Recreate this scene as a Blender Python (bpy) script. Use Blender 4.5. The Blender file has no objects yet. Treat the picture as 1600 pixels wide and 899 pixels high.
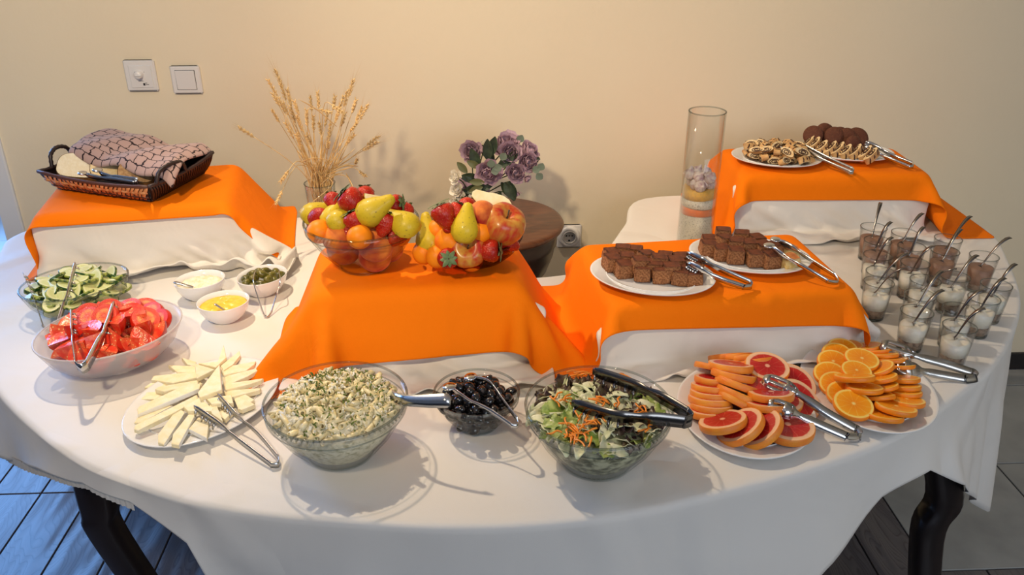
import bpy, math, random, zlib, base64
import numpy as np
from mathutils import Vector, Matrix, Euler

# ------------------------------------------------------------------ camera, world, lights, exposure
S = bpy.context.scene
COL = S.collection
F = 1330.0; TH = math.radians(26.2); YAW = math.radians(-2.6); H = 1.62
TZ = 0.74            # table top
WY = 2.548           # wall plane
cam_d = bpy.data.cameras.new('camera'); cam = bpy.data.objects.new('camera', cam_d); COL.objects.link(cam)
cam_d.sensor_width = 36.0; cam_d.lens = 36.0 * F / 1600.0; cam_d.clip_start = 0.05
cam.location = (0, 0, H); cam.rotation_euler = (math.pi / 2 - TH, 0, YAW)
S.camera = cam
world = bpy.data.worlds.new('world'); S.world = world; world.use_nodes = True
wn = world.node_tree.nodes; bgn = wn['Background']
bgn.inputs['Color'].default_value = (0.60, 0.72, 1.0, 1); bgn.inputs['Strength'].default_value = 0.13
def lamp(name, kind, loc, target, power, color, size=0.1, size_y=None, spot=None, blend=0.5):
    d = bpy.data.lights.new(name, kind); d.energy = power; d.color = color
    if kind == 'AREA':
        d.size = size
        if size_y: d.shape = 'RECTANGLE'; d.size_y = size_y
    else:
        d.shadow_soft_size = size
    if kind == 'SPOT':
        d.spot_size = math.radians(spot); d.spot_blend = blend
    o = bpy.data.objects.new(name, d); COL.objects.link(o); o.location = loc
    o.rotation_euler = (Vector(target) - Vector(loc)).to_track_quat('-Z', 'Y').to_euler()
    return o
lamp('ceiling_spot_lamp', 'SPOT', (-0.85, 2.12, 2.50), (0.40, 1.32, 0.74), 106, (1.0, 0.80, 0.56), 0.03, spot=96, blend=0.8)
lamp('ceiling_lamp', 'SPOT', (-0.75, -0.15, 2.60), (-0.35, 2.5, 1.45), 172, (1.0, 0.79, 0.52), 0.085, spot=76, blend=0.8)
lamp('terrace_daylight', 'AREA', (-2.5, 3.5, 1.5), (-0.95, 1.3, 0.3), 95, (0.20, 0.46, 1.0), 1.3, 1.8)
lamp('window_daylight', 'AREA', (1.5, -2.0, 2.0), (0.7, 1.5, 0.7), 44, (0.82, 0.90, 1.0), 2.2, 1.4)
S.cycles.transparent_max_bounces = 40; S.cycles.max_bounces = 10
S.view_settings.view_transform = 'Standard'; S.view_settings.look = 'None'
S.view_settings.gamma = 1.0; S.view_settings.use_curve_mapping = False
S.view_settings.exposure = 0.0

# ------------------------------------------------------------------ measuring helpers (pixel of the photo -> point in the room)
cyw, syw = math.cos(YAW), math.sin(YAW)
def ray(px, py):
    u = (px - 800) / F; v = (449.5 - py) / F
    x = u; y = math.cos(TH) + v * math.sin(TH); z = -math.sin(TH) + v * math.cos(TH)
    return Vector((cyw * x - syw * y, syw * x + cyw * y, z))
def P(px, py, z=TZ):
    d = ray(px, py); t = (z - H) / d.z
    return Vector((0, 0, H)) + d * t
def PW(px, py, y=WY):
    d = ray(px, py); return Vector((0, 0, H)) + d * (y / d.y)
def PD(px, py, c, R, z0, h, ay=1.0):
    """ray against a heap: z = z0 + h*(1-(r/R)^2) around c"""
    d = ray(px, py); o = Vector((0, 0, H)); best = None
    t0 = (z0 + h + 0.02 - H) / d.z; t1 = (z0 - 0.03 - H) / d.z
    for i in range(400):
        t = t0 + (t1 - t0) * i / 399; q = o + d * t
        rr = ((q.x - c[0]) ** 2 + ((q.y - c[1]) / ay) ** 2) / (R * R)
        if q.z <= z0 + h * (1 - min(rr, 1.6)): return q
    return o + d * t1

# ------------------------------------------------------------------ materials
def mat(name, base, rough=0.5, metal=0.0, c2=None, nscale=40.0, npos=(0.4, 0.65), bump=0.0, bscale=200.0,
        sss=0.0, spec=0.5, sheen=0.0, rnd=0.0, coat=0.0, aniso=None, ndetail=4.0, scol=None):
    m = bpy.data.materials.new(name); m.use_nodes = True; nt = m.node_tree; n = nt.nodes; L = nt.links
    b = n['Principled BSDF']
    b.inputs['Base Color'].default_value = (*base, 1); b.inputs['Roughness'].default_value = rough
    b.inputs['Metallic'].default_value = metal; b.inputs['Specular IOR Level'].default_value = spec
    b.inputs['Sheen Weight'].default_value = sheen; b.inputs['Coat Weight'].default_value = coat
    if sss:
        b.inputs['Subsurface Weight'].default_value = sss; b.inputs['Subsurface Scale'].default_value = 0.01
        b.inputs['Subsurface Radius'].default_value = scol or (1.0, 0.6, 0.4)
    tc = n.new('ShaderNodeTexCoord'); mp = n.new('ShaderNodeMapping'); L.new(tc.outputs['Object'], mp.inputs['Vector'])
    if aniso: mp.inputs['Scale'].default_value = aniso
    out = None
    if c2:
        t = n.new('ShaderNodeTexNoise'); t.inputs['Scale'].default_value = nscale; t.inputs['Detail'].default_value = ndetail
        L.new(mp.outputs['Vector'], t.inputs['Vector'])
        r = n.new('ShaderNodeValToRGB'); r.color_ramp.elements[0].position = npos[0]; r.color_ramp.elements[1].position = npos[1]
        r.color_ramp.elements[0].color = (*base, 1); r.color_ramp.elements[1].color = (*c2, 1)
        L.new(t.outputs['Fac'], r.inputs['Fac']); out = r.outputs['Color']
    if rnd:
        oi = n.new('ShaderNodeObjectInfo'); hs = n.new('ShaderNodeHueSaturation')
        mr = n.new('ShaderNodeMapRange'); mr.inputs['To Min'].default_value = 1 - rnd; mr.inputs['To Max'].default_value = 1 + rnd * 0.6
        L.new(oi.outputs['Random'], mr.inputs['Value']); L.new(mr.outputs['Result'], hs.inputs['Value'])
        if out: L.new(out, hs.inputs['Color'])
        else: hs.inputs['Color'].default_value = (*base, 1)
        out = hs.outputs['Color']
    if out: L.new(out, b.inputs['Base Color'])
    if bump:
        t2 = n.new('ShaderNodeTexNoise'); t2.inputs['Scale'].default_value = bscale; t2.inputs['Detail'].default_value = 3
        L.new(mp.outputs['Vector'], t2.inputs['Vector'])
        bp = n.new('ShaderNodeBump'); bp.inputs['Strength'].default_value = bump; bp.inputs['Distance'].default_value = 0.002
        L.new(t2.outputs['Fac'], bp.inputs['Height']); L.new(bp.outputs['Normal'], b.inputs['Normal'])
    m['_'] = 0
    return m
def glass_mat(name, tint=(0.995, 0.997, 0.995), edge=(0.80, 0.83, 0.82), rough=0.03):
    """thin-walled clear glass: light passes straight through, darker where seen edge-on, with clear reflections"""
    m = bpy.data.materials.new(name); m.use_nodes = True; nt = m.node_tree; n = nt.nodes; L = nt.links
    n.remove(n['Principled BSDF'])
    lw = n.new('ShaderNodeLayerWeight'); lw.inputs['Blend'].default_value = 0.5
    pw = n.new('ShaderNodeMath'); pw.operation = 'POWER'; pw.inputs[1].default_value = 3.0; L.new(lw.outputs['Facing'], pw.inputs[0])
    mx = n.new('ShaderNodeMix'); mx.data_type = 'RGBA'; L.new(pw.outputs[0], mx.inputs['Factor'])
    mx.inputs[6].default_value = (*tint, 1); mx.inputs[7].default_value = (*edge, 1)
    tr = n.new('ShaderNodeBsdfTransparent'); L.new(mx.outputs[2], tr.inputs['Color'])
    gl = n.new('ShaderNodeBsdfGlossy'); gl.inputs['Roughness'].default_value = rough
    p5 = n.new('ShaderNodeMath'); p5.operation = 'POWER'; p5.inputs[1].default_value = 5.0; l2 = n.new('ShaderNodeLayerWeight'); l2.inputs['Blend'].default_value = 0.5; L.new(l2.outputs['Facing'], p5.inputs[0])
    fr = n.new('ShaderNodeMath'); fr.operation = 'MULTIPLY_ADD'; fr.inputs[1].default_value = 0.65; fr.inputs[2].default_value = 0.03; L.new(p5.outputs[0], fr.inputs[0])
    ms = n.new('ShaderNodeMixShader'); L.new(fr.outputs[0], ms.inputs[0]); L.new(tr.outputs[0], ms.inputs[1]); L.new(gl.outputs[0], ms.inputs[2])
    L.new(ms.outputs[0], n['Material Output'].inputs['Surface'])
    return m
def ramp_node(n, stops):
    r = n.new('ShaderNodeValToRGB'); e = r.color_ramp.elements
    while len(e) < len(stops): e.new(0.5)
    for i, (p, c) in enumerate(stops): e[i].position = p; e[i].color = (*c, 1)
    return r
def slice_mat(name, R, stops, nseg=0, line=(1, .8, .5), rough=0.35, sss=0.15, bump=0.25, flesh_r=0.85, ax=1.0, lw=0.06):
    """cut face of a fruit: colour by radius (object space), with membranes between segments"""
    m = bpy.data.materials.new(name); m.use_nodes = True; nt = m.node_tree; n = nt.nodes; L = nt.links
    b = n['Principled BSDF']; b.inputs['Roughness'].default_value = rough
    b.inputs['Subsurface Weight'].default_value = sss; b.inputs['Subsurface Scale'].default_value = 0.006
    tc = n.new('ShaderNodeTexCoord'); sp = n.new('ShaderNodeSeparateXYZ'); L.new(tc.outputs['Object'], sp.inputs[0])
    def M(op, a, c=None):
        k = n.new('ShaderNodeMath'); k.operation = op
        for i, v in enumerate((a, c)):
            if v is None: continue
            if isinstance(v, (int, float)): k.inputs[i].default_value = v
            else: L.new(v, k.inputs[i])
        return k.outputs[0]
    x = M('DIVIDE', sp.outputs[0], R * ax); y = M('DIVIDE', sp.outputs[1], R)
    nz = n.new('ShaderNodeTexNoise'); nz.inputs['Scale'].default_value = 5.0 / R; L.new(tc.outputs['Object'], nz.inputs['Vector'])
    r = M('SQRT', M('ADD', M('MULTIPLY', x, x), M('MULTIPLY', y, y)))
    r2 = M('ADD', r, M('MULTIPLY', M('SUBTRACT', nz.outputs['Fac'], 0.5), 0.06))
    rp = ramp_node(n, stops); L.new(r2, rp.inputs['Fac']); col = rp.outputs['Color']
    if nseg:
        a = M('FRACT', M('ADD', M('MULTIPLY', M('ARCTAN2', y, x), nseg / (2 * math.pi)), M('MULTIPLY', nz.outputs['Fac'], 0.35)))
        d = M('MULTIPLY', M('ABSOLUTE', M('SUBTRACT', a, 0.5)), r)      # distance-like
        near = M('GREATER_THAN', M('ABSOLUTE', M('SUBTRACT', a, 0.5)), 0.5 - lw * 0.5)
        ins = M('MULTIPLY', near, M('LESS_THAN', r, flesh_r))
        mx = n.new('ShaderNodeMix'); mx.data_type = 'RGBA'; L.new(M('MULTIPLY', ins, 0.7), mx.inputs['Factor'])
        L.new(col, mx.inputs[6]); mx.inputs[7].default_value = (*line, 1); col = mx.outputs[2]
    L.new(col, b.inputs['Base Color'])
    n2 = n.new('ShaderNodeTexNoise'); n2.inputs['Scale'].default_value = 14.0 / R; L.new(tc.outputs['Object'], n2.inputs['Vector'])
    bp = n.new('ShaderNodeBump'); bp.inputs['Strength'].default_value = bump; bp.inputs['Distance'].default_value = 0.002
    L.new(n2.outputs['Fac'], bp.inputs['Height']); L.new(bp.outputs['Normal'], b.inputs['Normal'])
    return m

# ------------------------------------------------------------------ mesh helpers
def new_mesh(name, V, Fc, mats, smooth=True, midx=None):
    me = bpy.data.meshes.new(name); me.from_pydata([tuple(v) for v in V], [], Fc)
    if not isinstance(mats, (list, tuple)): mats = [mats]
    for m in mats: me.materials.append(m)
    if midx is not None: me.polygons.foreach_set('material_index', midx)
    me.polygons.foreach_set('use_smooth', [smooth] * len(me.polygons))
    me.update(); return me
def link(name, me, parent=None, loc=(0, 0, 0), rot=None, scale=None):
    o = bpy.data.objects.new(name, me); COL.objects.link(o); o.location = loc
    if rot is not None:
        if isinstance(rot, Matrix): o.rotation_euler = rot.to_euler()
        else: o.rotation_euler = rot
    if scale is not None: o.scale = scale if hasattr(scale, '__len__') else (scale,) * 3
    if parent: o.parent = parent
    return o
def tag(o, label=None, cat=None, group=None, kind=None):
    if label: o['label'] = label
    if cat: o['category'] = cat
    if group: o['group'] = group
    if kind: o['kind'] = kind
    return o
def empty(name, loc, rz=0, label=None, cat=None, group=None):
    o = bpy.data.objects.new(name, None); COL.objects.link(o); o.location = loc; o.rotation_euler = (0, 0, rz)
    o.empty_display_size = 0.02
    return tag(o, label, cat, group)
class MB:
    def __init__(s): s.V = []; s.F = []; s.I = []
    def add(s, V, Fc, mi=0):
        k = len(s.V); s.V += [tuple(v) for v in V]; s.F += [tuple(i + k for i in f) for f in Fc]; s.I += [mi] * len(Fc)
    def mesh(s, name, mats, smooth=True): return new_mesh(name, s.V, s.F, mats, smooth, s.I)
def box_vf(x0, x1, y0, y1, z0, z1, b=0.0):
    if b <= 0:
        V = [(x, y, z) for x in (x0, x1) for y in (y0, y1) for z in (z0, z1)]
        return V, [(0, 1, 3, 2), (4, 6, 7, 5), (0, 4, 5, 1), (2, 3, 7, 6), (0, 2, 6, 4), (1, 5, 7, 3)]
    def ring(x0, x1, y0, y1, z, c): return [(x0 + c, y0, z), (x1 - c, y0, z), (x1, y0 + c, z), (x1, y1 - c, z), (x1 - c, y1, z), (x0 + c, y1, z), (x0, y1 - c, z), (x0, y0 + c, z)]
    V = ring(x0 + b, x1 - b, y0 + b, y1 - b, z0, b) + ring(x0, x1, y0, y1, z0 + b, b) + ring(x0, x1, y0, y1, z1 - b, b) + ring(x0 + b, x1 - b, y0 + b, y1 - b, z1, b)
    Fc = [tuple(range(7, -1, -1)), tuple(range(24, 32))]
    for k in range(3):
        for i in range(8): j = (i + 1) % 8; Fc.append((k * 8 + i, k * 8 + j, k * 8 + 8 + j, k * 8 + 8 + i))
    return V, Fc
def lathe_vf(prof, n=48, ax=1.0, ay=1.0, a0=0.0, a1=None, fn=None):
    """prof: list of (r, z). closed revolve (elliptic if ax/ay differ)"""
    full = a1 is None; m = n if full else n + 1; a1 = a1 if a1 is not None else 2 * math.pi
    V = []; Fc = []
    for r, z in prof:
        for i in range(m):
            a = a0 + (a1 - a0) * i / n; x, y, zz = r * ax * math.cos(a), r * ay * math.sin(a), z
            if fn: x, y, zz = fn(x, y, zz, a, r)
            V.append((x, y, zz))
    for k in range(len(prof) - 1):
        for i in range(n):
            j = (i + 1) % m
            Fc.append((k * m + i, k * m + j, (k + 1) * m + j, (k + 1) * m + i))
    if full:
        if prof[0][0] < 1e-6: pass
    return V, Fc
def frames(pts, up=(0, 0, 1)):
    pts = [Vector(p) for p in pts]; out = []
    for i, p in enumerate(pts):
        t = (pts[min(i + 1, len(pts) - 1)] - pts[max(i - 1, 0)]).normalized()
        u = Vector(up); s = t.cross(u)
        if s.length < 1e-4: s = t.cross(Vector((0, 1, 0)))
        s.normalize(); w = s.cross(t).normalized(); out.append((p, t, s, w))
    return out
def tube_vf(pts, rad, n=8, cap=True, up=(0, 0, 1)):
    V = []; Fc = []; fr = frames(pts, up)
    for i, (p, t, s, w) in enumerate(fr):
        r = rad[i] if hasattr(rad, '__len__') else rad
        for k in range(n):
            a = 2 * math.pi * k / n; V.append(p + s * (r * math.cos(a)) + w * (r * math.sin(a)))
    for i in range(len(fr) - 1):
        for k in range(n):
            j = (k + 1) % n; Fc.append((i * n + k, i * n + j, (i + 1) * n + j, (i + 1) * n + k))
    if cap: Fc.append(tuple(range(n - 1, -1, -1))); Fc.append(tuple(range((len(fr) - 1) * n, len(fr) * n)))
    return V, Fc
def ribbon_vf(pts, width, thick, side=(0, 0, 1)):
    """flat strip along pts; width measured along `side` (made perpendicular to the path)"""
    V = []; Fc = []; pts = [Vector(p) for p in pts]; N = len(pts)
    for i, p in enumerate(pts):
        t = (pts[min(i + 1, N - 1)] - pts[max(i - 1, 0)]).normalized()
        sd = Vector(side[i] if hasattr(side[0], '__len__') else side); sd = (sd - t * sd.dot(t)).normalized(); nn = t.cross(sd).normalized()
        w = (width[i] if hasattr(width, '__len__') else width) / 2; h = thick / 2
        V += [p + sd * w + nn * h, p - sd * w + nn * h, p - sd * w - nn * h, p + sd * w - nn * h]
    for i in range(N - 1):
        for k in range(4): j = (k + 1) % 4; Fc.append((i * 4 + k, i * 4 + j, i * 4 + 4 + j, i * 4 + 4 + k))
    Fc.append((3, 2, 1, 0)); Fc.append(tuple((N - 1) * 4 + k for k in range(4)))
    return V, Fc
def spline(pts, n=6):
    pts = [Vector(p) for p in pts]; out = []
    for i in range(len(pts) - 1):
        p0 = pts[max(i - 1, 0)]; p1 = pts[i]; p2 = pts[i + 1]; p3 = pts[min(i + 2, len(pts) - 1)]
        for k in range(n):
            t = k / n; out.append(0.5 * ((2 * p1) + (p2 - p0) * t + (2 * p0 - 5 * p1 + 4 * p2 - p3) * t * t + (3 * p1 - p0 - 3 * p2 + p3) * t ** 3))
    out.append(pts[-1]); return out
def sphere_vf(rx, ry, rz, nu=20, nv=12, fn=None):
    V = [(0, 0, -rz)]; Fc = []
    for j in range(1, nv):
        p = -math.pi / 2 + math.pi * j / nv
        for i in range(nu): a = 2 * math.pi * i / nu; V.append((rx * math.cos(p) * math.cos(a), ry * math.cos(p) * math.sin(a), rz * math.sin(p)))
    V.append((0, 0, rz))
    for i in range(nu): Fc.append((0, 1 + (i + 1) % nu, 1 + i))
    for j in range(nv - 2):
        for i in range(nu): k = 1 + j * nu; l = (i + 1) % nu; Fc.append((k + i, k + l, k + nu + l, k + nu + i))
    k = 1 + (nv - 2) * nu
    for i in range(nu): Fc.append((k + i, k + (i + 1) % nu, len(V) - 1))
    if fn: V = [fn(*v) for v in V]
    return V, Fc
def orient(nrm, spin=0.0):
    """rotation matrix taking local z to nrm, spun about it"""
    q = Vector(nrm).normalized().to_track_quat('Z', 'Y'); return q.to_matrix() @ Matrix.Rotation(spin, 3, 'Z')
def tilt(az, t, spin=0.0):
    a = math.radians(az); b = math.radians(t); return orient((math.sin(b) * math.cos(a), math.sin(b) * math.sin(a), math.cos(b)), spin)
def copy_tree(o, parent=None):
    c = o.copy(); COL.objects.link(c)
    if parent: c.parent = parent
    for ch in list(o.children): copy_tree(ch, c)
    return c
def subsurf(o, lv=2):
    m = o.modifiers.new('s', 'SUBSURF'); m.levels = lv; m.render_levels = lv; return o
RNG = random.Random(7)

def project(p):
    x, y, z = p[0], p[1], p[2] - H; x, y = cyw * x + syw * y, -syw * x + cyw * y
    d = y * math.cos(TH) - z * math.sin(TH); v = y * math.sin(TH) + z * math.cos(TH); return 800 + F * x / d, 449.5 - F * v / d
def place_labels(objs, fmt, rows=('back', 'middle', 'front'), cols=('far left', 'left', 'centre', 'right', 'far right')):
    """labels by place: fmt has one {} for a phrase such as 'front row, far left'"""
    pr = [project(o.location) for o in objs]; ys = sorted(p[1] for p in pr); xs = sorted(p[0] for p in pr)
    y0, y1, x0, x1 = ys[0], ys[-1] + 1e-3, xs[0], xs[-1] + 1e-3; nr = len(rows); seen = {}
    for o, p in zip(objs, pr):
        r = min(nr - 1, int((p[1] - y0) / (y1 - y0) * nr)); seen.setdefault(r, []).append((p[0], o))
    order = ('first', 'second', 'third', 'fourth', 'fifth', 'sixth', 'seventh', 'eighth', 'ninth', 'tenth', 'eleventh', 'twelfth', 'thirteenth', 'fourteenth', 'fifteenth', 'sixteenth', 'seventeenth', 'eighteenth', 'nineteenth', 'twentieth')
    for r, l in seen.items():
        l.sort(key=lambda t: t[0])
        for i, (_, o) in enumerate(l):
            if len(l) == 1: ph = rows[r]
            elif i == 0: ph = rows[r] + ', leftmost'
            elif i == len(l) - 1: ph = rows[r] + ', rightmost'
            else: ph = rows[r] + ', ' + order[min(i, 19)] + ' from left'
            o['label'] = fmt.format(ph)

# ================================================================== THE SETTING
m_wall = mat('wall_paint', (0.84, 0.735, 0.545), 0.85, c2=(0.83, 0.72, 0.53), nscale=3, bump=0.25, bscale=60)
m_trim = mat('white_frame', (0.78, 0.79, 0.80), 0.4)
m_grout = mat('grout', (0.02, 0.02, 0.025), 0.8)
m_stone = mat('stone_tile', (0.38, 0.39, 0.39), 0.38, c2=(0.27, 0.28, 0.285), nscale=7, npos=(.35, .7), bump=0.15, bscale=30, rnd=0.08, ndetail=8)
m_ext = mat('terrace_tile', (0.75, 0.76, 0.74), 0.6, bump=0.1, bscale=40)
m_ceil = mat('ceiling_paint', (0.8, 0.78, 0.74), 0.9)
m_base = mat('baseboard_dark', (0.016, 0.014, 0.016), 0.35)
def plank_mat():
    m = bpy.data.materials.new('wood_look_tile'); m.use_nodes = True; nt = m.node_tree; n = nt.nodes; L = nt.links
    b = n['Principled BSDF']; b.inputs['Roughness'].default_value = 0.42
    tc = n.new('ShaderNodeTexCoord'); mp = n.new('ShaderNodeMapping'); L.new(tc.outputs['Object'], mp.inputs['Vector'])
    oi = n.new('ShaderNodeObjectInfo'); ad = n.new('ShaderNodeVectorMath'); ad.operation = 'ADD'; sc = n.new('ShaderNodeVectorMath'); sc.operation = 'SCALE'
    L.new(oi.outputs['Random'], sc.inputs['Scale']); sc.inputs[0].default_value = (7, 3, 5)
    L.new(mp.outputs['Vector'], ad.inputs[0]); L.new(sc.outputs[0], ad.inputs[1])
    mp2 = n.new('ShaderNodeMapping'); mp2.inputs['Scale'].default_value = (1.0, 0.22, 1.0); L.new(ad.outputs[0], mp2.inputs['Vector'])
    nz = n.new('ShaderNodeTexNoise'); nz.inputs['Scale'].default_value = 9; nz.inputs['Detail'].default_value = 2; L.new(mp2.outputs[0], nz.inputs['Vector'])
    mu = n.new('ShaderNodeMath'); mu.operation = 'MULTIPLY'; mu.inputs[1].default_value = 34; L.new(nz.outputs['Fac'], mu.inputs[0])
    fr = n.new('ShaderNodeMath'); fr.operation = 'FRACT'; L.new(mu.outputs[0], fr.inputs[0])
    rp = ramp_node(n, [(0.0, (0.075, 0.066, 0.072)), (0.25, (0.15, 0.135, 0.145)), (1.0, (0.12, 0.11, 0.12))]); L.new(fr.outputs[0], rp.inputs['Fac'])
    L.new(rp.outputs['Color'], b.inputs['Base Color'])
    bp = n.new('ShaderNodeBump'); bp.inputs['Strength'].default_value = 0.35; bp.inputs['Distance'].default_value = 0.002
    L.new(fr.outputs[0], bp.inputs['Height']); L.new(bp.outputs['Normal'], b.inputs['Normal'])
    return m
m_plank = plank_mat()
floor = tag(link('floor', new_mesh('floor', *box_vf(-4.5, 3.2, -2.6, 2.55, -0.03, -0.004), m_grout, False)), kind='structure')
def tile(name, x0, x1, y0, y1, m, par=floor):
    g = 0.0022; cx, cy = (x0 + x1) / 2, (y0 + y1) / 2
    V, Fc = box_vf(x0 - cx + g, x1 - cx - g, y0 - cy + g, y1 - cy - g, -0.010, 0.0, 0.0012)
    return link(name, new_mesh(name, V, Fc, m, False), par, (cx, cy, 0))
TX = 0.4275; PWD = TX / 3; R0, R1 = 1.590, 2.013
x = 1.1515
while x < 3.1:
    tile('stone_tile', x, x + TX - 0.02, R0, R1, m_stone); tile('stone_tile', x, x + TX - 0.02, R1, 2.436, m_stone); tile('stone_tile', x, x + TX - 0.02, 2.436, 2.545, m_stone); x += TX - 0.02
k = 0
x = 1.1515 - PWD * 28
while x < 1.14:
    for (a, b_) in ((0.30, 1.155), (1.155, R1 - 0.008), (R1 - 0.008, 2.545)):
        if -2.80 < x: tile('plank_tile', x, x + PWD, a, b_, m_plank)
    x += PWD
x = 1.1515
while x < 2.4:
    tile('plank_tile', x, x + PWD, 0.73, R0, m_plank); x += PWD
WL = -1.415
wall = tag(link('wall_back', new_mesh('wall_back', *box_vf(WL, 3.2, WY, WY + 0.16, 0, 2.75), m_wall, False)), kind='structure')
tag(link('wall_right', new_mesh('wall_right', *box_vf(3.2, 3.3, -2.6, WY + 0.16, 0, 2.75), m_wall, False)), kind='structure')
tag(link('ceiling', new_mesh('ceiling', *box_vf(-3.2, 3.3, -2.6, WY + 0.16, 2.75, 2.8), m_ceil, False)), kind='structure')
tag(link('baseboard_back', new_mesh('baseboard_back', *box_vf(WL + 0.01, 3.2, WY - 0.012, WY, 0, 0.068, 0.003), m_base, False)), kind='structure')
mb = MB(); mb.add(*box_vf(WL - 0.062, WL, WY - 0.012, WY + 0.17, 0, 2.12, 0.004)); mb.add(*box_vf(WL - 0.085, WL - 0.062, WY + 0.05, WY + 0.12, 0, 2.12, 0.003))
tag(link('trim_1', mb.mesh('trim_1', m_trim, False)), kind='structure')
terrace = tag(link('floor_terrace', new_mesh('terrace', *box_vf(-6.5, WL, WY + 0.0, 7.0, -0.03, -0.004), m_grout, False)), kind='structure')
for i in range(9):
    for j in range(9):
        x0 = WL - 0.09 - (i + 1) * 0.5; tile('terrace_tile', x0, x0 + 0.5, WY + 0.02 + j * 0.45, WY + 0.47 + j * 0.45, m_ext, terrace)

# ---- switches and socket on the wall
m_plastic = mat('white_plastic', (0.80, 0.78, 0.76), 0.3, coat=0.2)
m_dark = mat('dark_print', (0.03, 0.03, 0.035), 0.5)
m_hole = mat('socket_hole', (0.01, 0.01, 0.01), 0.6)
def plate_at(px, py, w, h, name, label, cat):
    c = PW(px, py); t = empty(name, (c.x, WY, c.z), 0, label, cat)
    V, Fc = box_vf(-w / 2, w / 2, -0.009, 0, -h / 2, h / 2, 0.004); link('frame', new_mesh('frame', V, Fc, m_plastic, False), t); return t
t = plate_at(221, 117.5, 0.090, 0.090, 'volume_control', 'white square wall plate with round dial, left of the pair on the wall', 'dimmer')
link('face_plate', new_mesh('face', *box_vf(-0.030, 0.034, -0.0115, -0.008, -0.034, 0.030, 0.001), m_plastic, False), t)
V, Fc = lathe_vf([(0.0, 0.016), (0.0095, 0.0155), (0.0108, 0.014), (0.0120, 0.002), (0.0130, 0.0)], 28)
link('dial', new_mesh('dial', V, Fc, m_plastic), t, (-0.002, -0.0115, 0.004), (math.pi / 2, 0, 0))
link('dial_ridge', new_mesh('ridge', *box_vf(-0.0085, 0.0085, -0.0295, -0.0265, 0.0025, 0.0055, 0.0008), m_plastic, False), t)
mb = type('PM', (), {'add': lambda s, V, Fc: link('printed_mark', new_mesh('printed_mark', V, Fc, m_dark, False), t)})()
for i in range(6): mb.add(*box_vf(-0.007 + i * 0.0024, -0.0055 + i * 0.0024, -0.0119, -0.0114, -0.0155, -0.0138))
for a in (-0.014, 0.012): mb.add(*box_vf(a, a + 0.0022, -0.0119, -0.0114, 0.0105, 0.0120))
mb.add(*box_vf(0.005, 0.0105, -0.0119, -0.0114, -0.0275, -0.0205)); mb.add(*box_vf(0.011, 0.0165, -0.0119, -0.0114, -0.0215, -0.0200)); mb.add(*box_vf(0.012, 0.021, -0.0119, -0.0114, -0.0255, -0.0243))
t = plate_at(292, 124, 0.086, 0.081, 'light_switch', 'white square rocker light switch, right of the pair on the wall', 'switch')
link('recess', new_mesh('rec', *box_vf(-0.0285, 0.0285, -0.0098, -0.008, -0.0285, 0.0285), m_dark, False), t)
V, Fc = box_vf(-0.0275, 0.0275, -0.0115, -0.0085, -0.0275, 0.0275, 0.001)
V = [(x, y - (0.003 * (z + 0.0275) / 0.055 if y < -0.009 else 0), z) for x, y, z in V]
link('rocker', new_mesh('rocker', V, Fc, m_plastic, False), t)
t = plate_at(889, 368, 0.080, 0.080, 'wall_socket', 'white wall socket low on the wall, half behind the round wooden table', 'socket')
V, Fc = lathe_vf([(0.0225, 0.000), (0.0215, 0.002), (0.0195, 0.0018), (0.0185, -0.0070), (0.0, -0.0070)], 36)
m_sockin = mat('socket_grey', (0.50, 0.49, 0.47), 0.35)
link('socket_well', new_mesh('well', V, Fc, m_sockin), t, (0, -0.0180, 0), (math.pi / 2, 0, 0))
V, Fc = box_vf(-0.030, 0.030, -0.018, -0.008, -0.030, 0.030, 0.002); link('surround', new_mesh('sur', *lathe_vf([(0.0225, 0.0), (0.0225, 0.009), (0.034, 0.009), (0.036, 0.0)], 36), m_plastic), t, (0, -0.0088, 0), (math.pi / 2, 0, 0))
for dx, dz, r in ((-0.0095, 0.003, 0.0030), (0.0, 0.003, 0.0026), (0.0095, 0.003, 0.0030), (0.0, -0.0135, 0.0034)):
    link('pin_hole', new_mesh('hole', *sphere_vf(r, 0.0006, r, 12, 8), m_hole), t, (dx, -0.0112, dz))

# ---- the big table
m_legw = mat('dark_walnut', (0.012, 0.008, 0.008), 0.28, coat=0.3)
OUT = [(-1.216, 2.047), (-1.235, 2.14), (-1.19, 2.225), (-1.08, 2.262), (-0.80, 2.265), (-0.478, 2.259), (-0.34, 2.255), (-0.30, 2.10), (-0.27, 1.95), (-0.20, 1.86), (0.02, 1.83), (0.24, 1.86), (0.327, 1.977),
       (0.415, 2.17), (0.508, 2.37), (0.9, 2.385), (1.18, 2.365), (1.33, 2.25), (1.385, 2.08), (1.322, 1.873), (1.228, 1.667), (1.103, 1.497), (1.001, 1.387), (0.901, 1.307), (0.802, 1.232), (0.706, 1.172),
       (0.581, 1.114), (0.46, 1.07), (0.348, 1.036), (0.242, 1.008), (0.142, 0.991), (0.045, 0.984), (-0.051, 0.986), (-0.147, 0.997), (-0.265, 1.015), (-0.365, 1.036), (-0.46, 1.066), (-0.56, 1.113), (-0.657, 1.168), (-0.773, 1.265), (-0.901, 1.393), (-1.02, 1.55), (-1.13, 1.76), (-1.19, 1.91)]
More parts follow.
